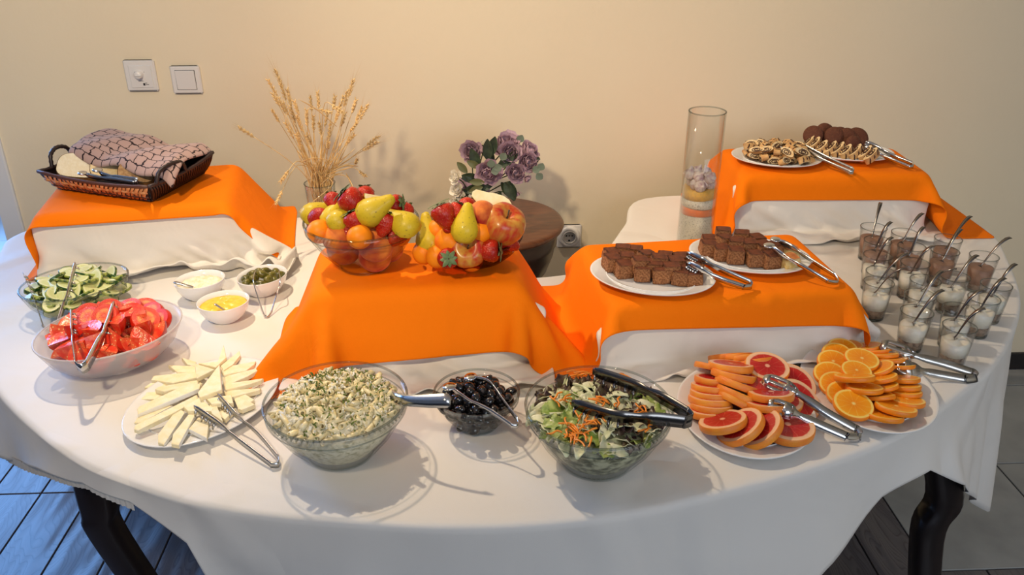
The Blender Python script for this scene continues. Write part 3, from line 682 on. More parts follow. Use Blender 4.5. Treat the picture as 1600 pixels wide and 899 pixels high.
place_labels(cucs, 'green cucumber slice on top of the heap, {} of six', ('back row', 'second row', 'third row', 'fourth row', 'fifth row', 'front row'))

# ================================================================== TOMATOES
m_tskin = mat('tomato_skin', (0.60, 0.012, 0.006), 0.22, c2=(0.66, 0.03, 0.008), nscale=25, coat=0.12, rnd=.1)
def tomflesh():
    m = mat('tomato_flesh', (0.72, 0.045, 0.02), 0.22, c2=(0.84, 0.16, 0.06), nscale=70, npos=(.4, .7), bump=0.6, bscale=150, coat=.12)
    nt = m.node_tree; n = nt.nodes; L = nt.links; b = n['Principled BSDF']; src = b.inputs['Base Color'].links[0].from_socket
    v = n.new('ShaderNodeTexVoronoi'); v.inputs['Scale'].default_value = 190; tc = n.new('ShaderNodeTexCoord'); L.new(tc.outputs['Object'], v.inputs['Vector'])
    lt = n.new('ShaderNodeMath'); lt.operation = 'LESS_THAN'; lt.inputs[1].default_value = 0.26; L.new(v.outputs['Distance'], lt.inputs[0])
    n2 = n.new('ShaderNodeTexNoise'); n2.inputs['Scale'].default_value = 55; L.new(tc.outputs['Object'], n2.inputs['Vector'])
    g2 = n.new('ShaderNodeMath'); g2.operation = 'GREATER_THAN'; g2.inputs[1].default_value = 0.56; L.new(n2.outputs['Fac'], g2.inputs[0])
    mu = n.new('ShaderNodeMath'); mu.operation = 'MULTIPLY'; L.new(lt.outputs[0], mu.inputs[0]); L.new(g2.outputs[0], mu.inputs[1])
    mx = n.new('ShaderNodeMix'); mx.data_type = 'RGBA'; L.new(mu.outputs[0], mx.inputs['Factor']); L.new(src, mx.inputs[6]); mx.inputs[7].default_value = (.93, .62, .25, 1); L.new(mx.outputs[2], b.inputs['Base Color'])
    return m
m_tflesh = tomflesh()
def wedge(R, ang, sq=0.85):
    """sector of a squashed ball: skin on the round side, two wet cut faces"""
    mb = MB(); na, nb = 8, 10; V = []; Fc = []
    for i in range(na + 1):
        a = -ang / 2 + ang * i / na
        for j in range(nb + 1):
            p = -math.pi / 2 + math.pi * j / nb; V.append((R * math.cos(p) * math.cos(a) - R * .35, R * math.cos(p) * math.sin(a), R * sq * math.sin(p)))
    for i in range(na):
        for j in range(nb): Fc.append((i * (nb + 1) + j, (i + 1) * (nb + 1) + j, (i + 1) * (nb + 1) + j + 1, i * (nb + 1) + j + 1))
    mb.add(V, Fc, 0)
    for a, s in ((-ang / 2, 1), (ang / 2, -1)):
        V = []
        for k in range(5):
            for j in range(nb + 1):
                p = -math.pi / 2 + math.pi * j / nb; f = k / 4; rr = R * math.cos(p) * f; dent = 0.0022 * math.sin(math.pi * f) * math.cos(p)
                V.append((rr * math.cos(a) - R * .35 - 0, rr * math.sin(a) + s * dent * -1 * (-1), R * sq * math.sin(p)))
        Fc = []
        for k in range(4):
            for j in range(nb):
                q = (k * (nb + 1) + j, (k + 1) * (nb + 1) + j, (k + 1) * (nb + 1) + j + 1, k * (nb + 1) + j + 1); Fc.append(q if s > 0 else q[::-1])
        mb.add(V, Fc, 1)
    return mb.mesh('tomato_wedge', [m_tskin, m_tflesh])
tw = [wedge(.034, 1.5), wedge(.032, 1.15), wedge(.031, 1.9, .75), wedge(.036, .95)]
m_tface = slice_mat('tomato_slice_face', .026, [(0, (.80, .20, .09)), (.16, (.74, .07, .03)), (.28, (.80, .16, .04)), (.50, (.86, .30, .08)), (.66, (.70, .045, .02)), (.90, (.74, .06, .03)), (.98, (.60, .012, .006))], 5, (.78, .12, .06), sss=0, rough=.2, bump=.7, flesh_r=.72, lw=.22)
def tslice(R, t, cut):
    mb = MB(); n = 28
    for s in (1, -1):
        V = [(0, 0, s * t / 2)]
        for f in (.4, .75, .95): V += [(R * f * math.cos(2 * math.pi * i / n), R * f * math.sin(2 * math.pi * i / n), s * t / 2) for i in range(n)]
        Fc = [(0, 1 + i, 1 + (i + 1) % n)[::s] for i in range(n)]
        for k in range(2): Fc += [(1 + k * n + i, 1 + (k + 1) * n + i, 1 + (k + 1) * n + (i + 1) % n, 1 + k * n + (i + 1) % n)[::s] for i in range(n)]
        mb.add(V, Fc, 0)
    V = []
    for f, z in ((.95, .5), (1.02, .25), (1.06, -.1), (1.04, -.35), (.95, -.5)): V += [(R * f * math.cos(2 * math.pi * i / n), R * f * math.sin(2 * math.pi * i / n), z * t) for i in range(n)]
    mb.add(V, [(k * n + i, (k + 1) * n + i, (k + 1) * n + (i + 1) % n, k * n + (i + 1) % n) for k in range(4) for i in range(n)], 1)
    if cut: mb.V = [(x, max(y, -R * .25), z) for x, y, z in mb.V]
    return mb.mesh('tomato_slice', [m_tface, m_tskin])
tsl = [tslice(.026, .014, False), tslice(.028, .015, True), tslice(.024, .018, False)]
rg = random.Random(5); toms = []
for lay, (zz, hh, dm, rm) in enumerate(((TZ + .038, .012, .036, .80), (TZ + .064, .036, .0262, .93))):
    for (x, y, z, rr) in heap_pts(TC, .092, zz, hh, dm, 1.16, R_(38), 31 + lay, rm):
        az = math.radians(rg.uniform(-150, -30)) if rg.random() < .7 else rg.uniform(0, 6.28); tl = rg.uniform(.2, 1.1)
        d = Vector((math.cos(az) * math.sin(tl), math.sin(az) * math.sin(tl), math.cos(tl)))       # cut side looks this way
        zax = Vector((rg.uniform(-1, 1), rg.uniform(-.6, .6), rg.uniform(-.4, .4))); zax = (zax - d * zax.dot(d)).normalized(); xax = -d; yax = zax.cross(xax)
        M3 = Matrix((xax, yax, zax)).transposed() @ Matrix.Rotation(rg.choice((-.6, .6, 0)), 3, 'Z')
        if rg.random() < .42: o = link('tomato_slice', rg.choice(tsl), None, (x, y, z), tilt(rg.uniform(-140, -40), rg.uniform(15, 60), rg.uniform(0, 6.28)), rg.uniform(.9, 1.1))
        else: o = link('tomato_wedge', rg.choice(tw), None, (x, y, z), M3)
        tag(o, 'tomato wedge buried under the top layer of the tomato heap', 'tomato', 'tomato pieces in the oval bowl')
        if lay: toms.append(o)
place_labels(toms, 'ripe red tomato piece on top of the heap, {} of six', ('back row', 'second row', 'third row', 'fourth row', 'fifth row', 'front row'))

# ================================================================== WHITE CHEESE
m_cheese = mat('soft_white_cheese', (0.86, 0.74, 0.45), 0.55, c2=(0.88, 0.80, 0.58), nscale=60, npos=(.4, .6), bump=0.35, bscale=260, rnd=.05)
m_rind = mat('cheese_rind', (0.90, 0.88, 0.82), 0.6, bump=.2, bscale=400)
CH = [([(640, 40), (658, 125), (590, 190), (470, 160), (600, 155)], 34), ([(360, 125), (455, 150), (450, 185), (395, 170)], 20), ([(268, 168), (450, 180), (455, 232), (330, 225)], 22), ([(150, 262), (165, 238), (455, 230), (475, 264), (300, 292)], 24), ([(110, 325), (150, 295), (290, 292), (200, 332)], 17),
      ([(180, 335), (200, 318), (480, 268), (495, 302), (240, 355)], 27), ([(75, 380), (120, 358), (290, 350), (180, 402), (80, 402)], 18), ([(55, 455), (70, 440), (350, 330), (490, 316), (480, 345), (60, 492)], 28), ([(40, 560), (60, 520), (260, 440), (300, 448), (90, 562)], 19),
      ([(42, 610), (45, 588), (200, 505), (460, 362), (468, 392), (300, 492), (70, 618)], 30), ([(200, 690), (200, 640), (335, 460), (382, 490), (240, 703)], 25), ([(290, 703), (300, 640), (430, 468), (455, 492), (340, 712)], 28), ([(405, 600), (470, 510), (540, 560), (530, 678)], 25), ([(370, 455), (480, 395), (570, 462), (560, 478), (400, 482)], 33),
      ([(465, 355), (610, 165), (628, 345), (480, 392)], 42), ([(445, 155), (578, 207), (460, 268)], 36), ([(620, 185), (745, 72), (752, 102), (700, 172), (640, 218)], 28), ([(620, 200), (855, 138), (845, 162), (790, 212), (640, 252)], 25),
      ([(625, 245), (885, 202), (880, 216), (800, 252), (640, 302)], 27), ([(640, 300), (905, 262), (890, 277), (800, 307), (650, 342)], 26), ([(640, 340), (890, 325), (880, 342), (790, 367), (660, 402)], 24), ([(700, 380), (780, 370), (845, 410), (740, 472)], 22), ([(730, 462), (790, 405), (850, 442), (760, 474)], 26),
      ([(520, 400), (690, 372), (705, 422), (560, 437)], 34), ([(570, 440), (720, 470), (650, 548), (600, 502)], 22), ([(540, 410), (590, 430), (637, 562), (560, 502)], 31)]
rg = random.Random(9); chs = []
for pts, zo in CH:
    z = TZ + zo * .001 - .002; W = [P(200 + a / 4.28, 530 + b / 4.28, z) for a, b in pts]
    c = sum(W, Vector()) / len(W); n = len(W); th = .0085; tx, ty = rg.uniform(-.10, .10), rg.uniform(-.10, .10)
    W = [Vector((w.x - c.x, w.y - c.y, 0)) for w in W]
    area = sum(W[i].x * W[(i + 1) % n].y - W[(i + 1) % n].x * W[i].y for i in range(n))
    if area < 0: W.reverse()
    ins = [w * .965 for w in W]
    V = [(*w.xy, -th) for w in ins] + [(*w.xy, -th + .001) for w in W] + [(*w.xy, -.001) for w in W] + [(*w.xy, 0) for w in ins]
    Fc = [tuple(range(n - 1, -1, -1)), tuple(range(3 * n, 4 * n))]; mi = [0, 0]
    long_i = max(range(n), key=lambda i: (W[(i + 1) % n] - W[i]).length)
    for k in range(3):
        for i in range(n): Fc.append((k * n + i, k * n + (i + 1) % n, (k + 1) * n + (i + 1) % n, (k + 1) * n + i)); mi.append(1 if i == long_i else 0)
    o = link('cheese_slice', new_mesh('cheese_slice', V, Fc, [m_cheese, m_rind], False, mi), None, c, (tx, ty, 0))
    tag(o, 'thin slice of soft white cheese fanned out on the oval plate', 'cheese', 'white cheese slices on the oval plate'); chs.append(o)
place_labels(chs, 'thin white cheese slice on the oval plate, {} (five rows)', ('back row', 'second row', 'middle row', 'fourth row', 'front row'))

# ================================================================== DIPS AND PICKLES
m_dip1 = mat('grated_cheese_dip', (0.84, 0.72, 0.44), 0.6, c2=(.93, .88, .72), nscale=90, bump=1.0, bscale=220)
m_dip2 = mat('mustard', (0.84, 0.52, 0.03), 0.3, c2=(.88, .60, .07), nscale=60, bump=.6, bscale=120)
def dip(c, r, z, h, m, label, ax, rot, name):
    rg = random.Random(4); V = []; Fc = []
    prof = [(r * k / 9, h * (1 - (k / 9) ** 2)) for k in range(10)] + [(r * .72, -.020), (0.0, -.026)]
    V, Fc = lathe_vf(prof, 40, ax=ax, fn=lambda x, y, z_, a, rr: (x, y, z_ + (.0022 * math.sin(x * 230 + 1) * math.sin(y * 260) if z_ > -.01 and rr < r * .97 else 0)))
    o = link(name, new_mesh(name, V, Fc, m), None, (c[0], c[1], z), (0, 0, rot)); return tag(o, label, 'dip')
dip((-0.628, 1.768), .0435, TZ + .034, .010, m_dip1, 'pale grated cheese filling the left small white bowl', 1.12, 0.5, 'grated_cheese')
dip((-0.547, 1.657), .0465, TZ + .036, .004, m_dip2, 'smooth yellow mustard filling the front small white bowl', 1.08, 0.3, 'mustard')
m_pick = mat('green_pickle', (0.085, 0.082, 0.012), 0.25, c2=(0.17, 0.145, 0.02), nscale=70, bump=.5, bscale=220, coat=.1, rnd=.25)
pm = [new_mesh('pickle', *sphere_vf(.0095, .0095, .0150, 14, 10, fn=lambda x, y, z: (x + .003 * math.cos(z * 90), y, z)), m_pick), new_mesh('pickle', *sphere_vf(.0105, .010, .0125, 14, 10), m_pick)]
rg = random.Random(8)
for (x, y, z, rr) in heap_pts((-0.492, 1.785), .038, TZ + .034, .016, .0165, 1.15, .9, 6):
    tag(link('pickle', rg.choice(pm), None, (x, y, z), tilt(rg.uniform(0, 360), rg.uniform(60, 90), 0)), 'small dark green pickle in the right small white bowl', 'pickle', 'pickles in the small white bowl')

# ================================================================== BLACK OLIVES
m_olive = mat('black_olive', (0.008, 0.007, 0.008), 0.12, coat=.6)
om = new_mesh('black_olive', *sphere_vf(.0082, .0082, .0108, 16, 10), m_olive)
m_ohole = mat('olive_hole', (0.03, 0.02, 0.02), .6)
rg = random.Random(12); pts = []
for _ in range(9000):
    zz = rg.uniform(.012, .078); rmax = .030 + min(zz, .055) * .62 if zz < .058 else .060 * math.sqrt(max(0, 1 - (zz - .058) / .024)); a = rg.uniform(0, 6.28); r = rmax * math.sqrt(rg.random())
    q = (OC[0] + r * math.cos(a), OC[1] + r * math.sin(a), TZ + zz)
    if all((q[0] - p[0]) ** 2 + (q[1] - p[1]) ** 2 + (q[2] - p[2]) ** 2 > .0158 ** 2 for p in pts): pts.append(q)
for q in pts:
    o = link('black_olive', om, None, q, tilt(rg.uniform(0, 360), rg.uniform(30, 90), 0)); tag(o, 'shiny whole black olive heaped in the small glass bowl', 'olive', 'black olives in the small glass bowl')
    link('pit_hole', bpy.data.meshes.get('pit_hole') or new_mesh('pit_hole', *sphere_vf(.0028, .0028, .0008, 10, 6), m_ohole), o, (0, 0, .0105))

# ================================================================== PASTA SALAD
m_penne = mat('cooked_penne', (0.80, 0.66, 0.34), 0.35, c2=(.86, .78, .52), nscale=80, bump=.2, bscale=300, rnd=.18)
m_psal = mat('creamy_dressing', (0.78, 0.72, 0.54), 0.5, c2=(.40, .36, .20), nscale=120, npos=(.45, .7), bump=1.0, bscale=170)
m_herb = mat('chopped_dill', (0.055, 0.12, 0.015), 0.6, c2=(.26, .30, .05), nscale=300, rnd=.2)
m_crumb = mat('cheese_crumb', (0.90, 0.86, 0.72), 0.6)
def ptube(L_, r):
    mb = MB(); V = []; n = 12
    for z, rr in ((-L_ / 2, r), (0, r), (L_ / 2, r), (L_ / 2, r * .62), (-L_ / 2, r * .62)):
        for i in range(n): a = 2 * math.pi * i / n; V.append((rr * math.cos(a), rr * math.sin(a) + .0018 * (1 - (z / (L_ / 2)) ** 2), z + rr * .7 * math.cos(a)))
    Fc = [(k * n + i, k * n + (i + 1) % n, ((k + 1) % 5) * n + (i + 1) % n, ((k + 1) % 5) * n + i) for k in range(5) for i in range(n)]
    return new_mesh('penne', V, Fc, m_penne)
pn = [ptube(.026, .0048), ptube(.021, .0050), ptube(.030, .0045)]
prof = [(0, .012), (.050, .012), (.058, .016), (.083, .045), (.103, .080), (.097, .086)] + [(.095 * math.cos(t * .1571), .086 + .036 * math.sin(t * .1571)) for t in range(1, 11)]
V, Fc = lathe_vf(prof, 72, fn=lambda x, y, z, a, r: (x, y, z + (.0028 * math.sin(x * 260) * math.sin(y * 240 + 1) + .002 * math.sin(x * 610 + y * 380) if z > .082 else 0)))
tag(link('pasta_salad', new_mesh('pasta_salad', V, Fc, m_psal), None, (PC[0], PC[1], TZ)), 'creamy dressed pasta salad mass filling the large glass bowl', 'salad', kind='stuff')
rg = random.Random(13)
for (x, y, z, rr) in heap_pts(PC, .096, TZ + .090, .036, .0138, seed=14):
    o = link('penne', rg.choice(pn), None, (x, y, z + .003), tilt(rg.uniform(0, 360), rg.uniform(50, 96), rg.uniform(0, 6))); tag(o, 'cooked penne tube in the herbed pasta salad', 'pasta', 'penne in the pasta salad')
mb = MB(); mc = MB()
for (x, y, z, rr) in heap_pts(PC, .097, TZ + .0945, .0405, .0034, seed=15, tries=5200):
    dens = 1 - rr * .35
    z += rg.uniform(-.001, .006) + .004 * math.sin(x * 110 + 1) * math.sin(y * 130)
    if rg.random() > dens: continue
    q = rrot(rg); s = rg.uniform(.0018, .0042); w = s * rg.uniform(.3, .6)
    clump = math.sin(x * 75 + 2) + math.sin(y * 88 + x * 40); tgt = mb if rg.random() < .58 + .22 * clump + (.12 if rr < .5 else 0) else mc
    if tgt is mc and rg.random() < .35: continue
    if tgt is mb: V = [(-s, -w, 0), (s, -w * .5, .0006), (s * .8, w, 0), (-s * .6, w * .8, .0008)]; Fc = [(0, 1, 2, 3)]
    else: V, Fc = box_vf(-s * .8, s * .8, -w, w, -.0007, .0007)
    tgt.add([tuple(q @ Vector(v) + Vector((x, y, z))) for v in V], Fc)
tag(link('chopped_dill', mb.mesh('chopped_dill', m_herb, False)), 'finely chopped green dill scattered over the pasta salad', 'herbs', kind='stuff')
tag(link('grated_topping', mc.mesh('grated_topping', m_crumb, False)), 'fine white cheese shreds scattered over the pasta salad', 'cheese', kind='stuff')

# ================================================================== MIXED LEAF SALAD
m_green = mat('green_lettuce', (0.17, 0.27, 0.035), 0.4, c2=(.46, .52, .16), nscale=60, bump=.4, bscale=150, rnd=.2)
m_purple = mat('purple_lettuce', (0.035, 0.010, 0.020), 0.35, c2=(.10, .07, .03), nscale=60, bump=.5, bscale=150)
m_cab = mat('pale_cabbage', (0.60, 0.64, 0.36), 0.4, c2=(.84, .80, .56), nscale=50, bump=.2, bscale=160, rnd=.12)
m_carrot = mat('shredded_carrot', (0.90, 0.26, 0.02), 0.35, c2=(.93, .36, .05), nscale=90)
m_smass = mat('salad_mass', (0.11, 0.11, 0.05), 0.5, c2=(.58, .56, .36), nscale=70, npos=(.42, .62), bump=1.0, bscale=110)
prof = [(0, .010), (.052, .010), (.062, .016), (.088, .048), (.104, .080), (.10, .086)] + [(.098 * math.cos(t * .1571), .084 + .016 * math.sin(t * .1571)) for t in range(1, 11)]
V, Fc = lathe_vf(prof, 60, fn=lambda x, y, z, a, r: (x, y, z + (.004 * math.sin(x * 160) * math.sin(y * 140 + 1) if z > .08 else 0)))
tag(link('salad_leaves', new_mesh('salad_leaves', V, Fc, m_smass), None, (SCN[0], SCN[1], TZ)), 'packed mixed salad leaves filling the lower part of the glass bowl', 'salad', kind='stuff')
def leafm(name, m, L_, W, curl, ruff, seed):
    rg = random.Random(seed); nu, nv = 11, 7; V = []; Fc = []
    for i in range(nu):
        u = i / (nu - 1); w = W * math.sin(math.pi * min(.97, u * .92 + .05)) ** .6
        for j in range(nv):
            v = (j / (nv - 1) - .5) * 2; ed = abs(v) ** 2
            z = curl * .0035 * (u - .5) ** 2 * -1 + ruff * ed * math.sin(u * 17 + j + seed) + ruff * .4 * math.sin(u * 31 + v * 4) * (ed + (u > .8)); V.append(((u - .5) * L_, v * w * (1 + .12 * math.sin(u * 23 + seed)), z + v * v * .004))
    for i in range(nu - 1):
        for j in range(nv - 1): Fc.append((i * nv + j, (i + 1) * nv + j, (i + 1) * nv + j + 1, i * nv + j + 1))
    me = new_mesh(name, V, Fc, m); return me
lg = [leafm('green_leaf', m_green, .045, .016, 6, .004, k) for k in range(3)]; lp = [leafm('purple_leaf', m_purple, .040, .014, 8, .0055, k + 5) for k in range(3)]
lc = [leafm('cabbage_strip', m_cab, .052, .0105, 14, .0010, k + 9) for k in range(3)]; lcn = leafm('cabbage_strip', m_cab, .060, .003, 8, .0006, 14)
def carrot(seed):
    rg = random.Random(seed); pts = spline([(-.012, 0, 0), (-.004, rg.uniform(-.003, .003), .002), (.005, rg.uniform(-.003, .003), .001), (.013, 0, -.001)], 3)
    return new_mesh('carrot_shred', *tube_vf(pts, .0016, 5), m_carrot)
cr = [carrot(k) for k in range(3)]
rg = random.Random(21)
def solid(o, t=.0008): m = o.modifiers.new('t', 'SOLIDIFY'); m.thickness = t; return o
for (x, y, z, rr) in heap_pts(SCN, .100, TZ + .088, .020, .0150, seed=22):
    lx, ly = (x - SCN[0]) / .1, (y - SCN[1]) / .1; pz = z + rg.uniform(-.001, .006); r = rg.random()
    gleft = lx < -.25 and ly < .1; pur = (ly > .35) or (lx > .2 and ly < -.2)
    if gleft and r < .42: nm, me, lab, gr = 'lettuce_leaf', rg.choice(lg), 'curly bright green lettuce leaf in the mixed salad bowl', 'green lettuce leaves in the salad'
    elif r < (.45 if pur else .22): nm, me, lab, gr = 'red_lettuce_leaf', rg.choice(lp), 'dark purple frilly lettuce leaf in the mixed salad bowl', 'purple lettuce leaves in the salad'
    elif r < .93: nm, me, lab, gr = 'cabbage_strip', rg.choice(lc + [lcn]), 'pale green cabbage strip in the mixed salad bowl', 'cabbage strips in the salad'
    else: nm, me, lab, gr = 'lettuce_leaf', rg.choice(lg), 'curly bright green lettuce leaf in the mixed salad bowl', 'green lettuce leaves in the salad'
    solid(tag(link(nm, me, None, (x, y, pz), tilt(rg.uniform(0, 360), rg.uniform(0, 38), rg.uniform(0, 6.28))), lab, 'salad', gr))
for cpx, cpy, nn, sp in ((898, 683, 16, .013), (905, 668, 6, .012), (930, 657, 8, .010), (945, 630, 7, .010), (880, 625, 5, .010), (1000, 662, 6, .013), (905, 590, 4, .01), (966, 593, 3, .008), (985, 640, 4, .012)):
    c = PD(cpx, cpy, SCN, .1, TZ + .098, .018)
    for _ in range(nn):
        o = link('carrot_shred', rg.choice(cr), None, (c.x + rg.gauss(0, sp * 1.1), c.y + rg.gauss(0, sp * .9), c.z + rg.uniform(-.001, .005)), (rg.uniform(-.3, .3), rg.uniform(-.3, .3), rg.uniform(0, 6.28)))
        tag(o, 'thin orange carrot shred in the mixed salad bowl', 'carrot', 'carrot shreds in the salad')

# ================================================================== CITRUS SLICES
m_gpeel = mat('grapefruit_peel', (0.92, 0.34, 0.03), 0.35, c2=(.88, .22, .02), nscale=30, bump=.35, bscale=900, rnd=.08)
m_gface = slice_mat('grapefruit_flesh', .041, [(0, (.85, .42, .28)), (.08, (.85, .40, .25)), (.13, (.42, .006, .008)), (.50, (.50, .010, .012)), (.76, (.56, .03, .02)), (.80, (.88, .50, .30)), (.93, (.92, .58, .34)), (.985, (.93, .36, .05))], 11, (.70, .14, .09), sss=.0, rough=.25, flesh_r=.78, lw=.05)
m_opeel = mat('orange_peel', (0.98, 0.30, 0.008), 0.33, c2=(.95, .24, .005), nscale=30, bump=.3, bscale=900, rnd=.06)
m_oface = slice_mat('orange_flesh', .0292, [(0, (.98, .78, .35)), (.07, (.97, .62, .14)), (.13, (.90, .27, .008)), (.55, (.95, .33, .01)), (.82, (.96, .38, .015)), (.86, (.98, .66, .13)), (.94, (.98, .70, .18)), (.985, (.98, .33, .01))], 10, (.98, .55, .08), sss=.0, rough=.25, flesh_r=.84, lw=.06)
def disc(name, R, t, mface, mpeel, bulge=.0):
    mb = MB(); n = 36
    for s in (1, -1):
        V = [(0, 0, s * t / 2)]
        for f, dz in ((.3, .0002), (.6, .0003), (.85, .0001), (.97, 0)):
            for i in range(n): a = 2 * math.pi * i / n; V.append((R * f * math.cos(a), R * f * math.sin(a), s * (t / 2 + dz)))
        Fc = [(0, 1 + i, 1 + (i + 1) % n)[::s] for i in range(n)]
        for k in range(3):
            for i in range(n): Fc.append((1 + k * n + i, 1 + (k + 1) * n + i, 1 + (k + 1) * n + (i + 1) % n, 1 + k * n + (i + 1) % n)[::s])
        mb.add(V, Fc, 0)
    V = []
    for f, z in ((.97, .5), (.995, .40), (1.005, 0), (.995, -.40), (.97, -.5)):
        for i in range(n): a = 2 * math.pi * i / n; V.append((R * f * math.cos(a), R * f * math.sin(a), z * t))
    Fc = [(k * n + i, (k + 1) * n + i, (k + 1) * n + (i + 1) % n, k * n + (i + 1) % n) for k in range(4) for i in range(n)]
    mb.add(V, Fc, 1); return mb.mesh(name, [mface, mpeel])
gd = disc('grapefruit_slice', .041, .0125, m_gface, m_gpeel); gd2 = disc('grapefruit_slice', .039, .010, m_gface, m_gpeel)
od = disc('orange_slice', .0292, .0075, m_oface, m_opeel)
#       pixel in the photo (zoomed frame), height above the table in mm, tilt azimuth, tilt, scale
GS = [(375, 92, 30, 95, 35, .86), (450, 98, 34, 95, 38, .86), (525, 110, 37, 95, 40, .88), (600, 135, 40, 100, 36, .9), (690, 178, 52, -80, 10, 1.0),
      (895, 300, 26, -60, 25, 1.05), (930, 430, 27, -50, 30, 1.05), (650, 310, 46, -90, 3, .92), (720, 385, 50, 88, 18, .98), (690, 465, 40, 85, 20, .95),
      (270, 180, 40, 60, 34, .86), (408, 165, 56, 75, 22, 1.0), (430, 235, 50, 62, 26, 1.0), (460, 310, 42, 48, 32, 1.02), (465, 395, 35, 45, 36, .98), (455, 450, 28, 40, 40, .95),
      (275, 270, 38, 75, 22, .86), (255, 330, 36, 78, 22, .88), (255, 380, 33, 80, 20, .92), (248, 425, 29, 80, 20, .95), (258, 480, 24, 82, 20, .9), (222, 520, 19, 82, 16, .9),
      (348, 600, 34, 130, 20, 1.0), (485, 640, 30, 168, 34, 1.05), (630, 655, 27, 175, 36, 1.05), (850, 640, 25, 90, -2, 1.12), (800, 420, 33, -60, 12, .95)]
gl = []
for a, b, zo, az, t, s in GS:
    q = P(1060 + a / 4.996, 540 + b / 4.996, TZ + zo * .001); o = link('grapefruit_slice', gd, None, q, tilt(az, t, a * .7), s)
    tag(o, None, 'grapefruit', 'red grapefruit slices on the oval plate'); o['label'] = 'x'; gl.append(o)
place_labels(gl, 'round red grapefruit slice with orange peel, {} of the oval plate', ('back row', 'second row', 'middle row', 'fourth row', 'front row'))
OS = [(400, 108, 24, 90, 8, .98), (350, 135, 27, -100, 12, 1.0), (305, 180, 29, -100, 16, 1.0), (555, 118, 27, 120, 22, .95), (640, 150, 27, 100, 25, .9), (272, 245, 31, -100, 18, 1.02), (508, 224, 46, -80, 8, 1.1),
      (690, 185, 31, 95, 24, .95), (760, 225, 29, 92, 24, .98), (650, 300, 36, 145, 28, 1.0), (242, 345, 27, -110, 20, 1.0), (465, 320, 43, -85, 10, .95), (450, 372, 48, 92, 24, 1.22),
      (830, 270, 24, 92, 20, .95), (670, 375, 34, 120, 24, 1.0), (290, 430, 24, -115, 20, 1.0), (530, 462, 38, 84, 18, 1.12), (690, 450, 29, 118, 24, .9), (355, 510, 24, -110, 18, 1.02), (855, 385, 27, 90, 22, 1.0),
      (862, 445, 24, 90, 20, 1.0), (868, 495, 21, 88, 18, 1.0), (880, 565, 23, 75, 14, 1.08), (650, 535, 27, 95, 30, .98), (438, 600, 31, -85, 14, 1.2), (790, 625, 28, 60, 16, 1.22), (700, 692, 22, -105, -18, 1.08), (560, 640, 17, 0, 0, .9), (570, 400, 26, 30, 20, 1.0), (420, 250, 24, 30, 10, 1.0), (520, 550, 17, 40, 10, 1.0), (780, 480, 16, 60, 12, 1.0)]
ol_ = []
for a, b, zo, az, t, s in OS:
    q = P(1250 + a / 5.287, 520 + b / 5.287, TZ + zo * .001); o = link('orange_slice', od, None, q, tilt(az, t, b * .9), s)
    tag(o, None, 'orange', 'orange slices on the oval plate'); o['label'] = 'x'; ol_.append(o)
place_labels(ol_, 'round orange slice with peel, {} of the oval plate at right', ('back row', 'second row', 'third row', 'fourth row', 'fifth row', 'front row'))

# ================================================================== BROWNIE CUBES
m_brown = mat('brownie_crumb', (0.17, 0.055, 0.016), 0.85, c2=(0.42, 0.18, 0.07), nscale=260, npos=(.35, .65), bump=1.0, bscale=420, rnd=.12)
m_cocoa = mat('cocoa_top', (0.17, 0.042, 0.012), 0.9, c2=(0.10, 0.026, 0.009), nscale=90, bump=.6, bscale=600)
m_ycake = mat('yellow_sponge', (0.74, 0.50, 0.17), 0.85, c2=(.85, .66, .32), nscale=160, bump=.9, bscale=350)
m_ytop = mat('baked_cake_top', (0.55, 0.20, 0.05), 0.7, c2=(.40, .12, .03), nscale=90, bump=.6, bscale=300)
def cube(seed, w=.0158, h=.0142, mats=None):
    rg = random.Random(seed); n = 6; V = []; idx = {}; Fc = []; mi = []
    def vid(i, j, k):
        if (i, j, k) not in idx:
            x, y, z = [-1 + 2 * t / n for t in (i, j, k)]
            r = max(abs(x), abs(y), abs(z)); q = Vector((x, y, z)); l = q.length
            q = q * (1 - .10 * max(0, l - 1.15)); s = .035
            q += Vector((rg.uniform(-s, s), rg.uniform(-s, s), rg.uniform(-s, s) * .7))
            idx[(i, j, k)] = len(V); V.append((q.x * w * (1 - .05 * q.z), q.y * w * (1 - .05 * q.z), q.z * h + h))
        return idx[(i, j, k)]
    for a in range(n):
        for b in range(n):
            for f, m in (((lambda i, j: (i, j, 0)), 0), ((lambda i, j: (j, i, n)), 1), ((lambda i, j: (j, 0, n - i) if 0 else (i, 0, j)), 0), ((lambda i, j: (j, n, i)), 0), ((lambda i, j: (0, j, i)), 0), ((lambda i, j: (n, i, j)), 0)):
                q = [vid(*f(a, b)), vid(*f(a + 1, b)), vid(*f(a + 1, b + 1)), vid(*f(a, b + 1))]
                Fc.append(tuple(q if f(0, 0) != (0, 0, 0) or f(1, 0)[0] != 1 or f(0, 1)[1] != 1 else q[::-1])); mi.append(m)
    me = new_mesh('brownie', V, Fc, mats or [m_brown, m_cocoa], True, mi)
    return me
cb = [cube(k) for k in range(4)]; cy_ = [cube(7, mats=[m_ycake, m_ytop])]
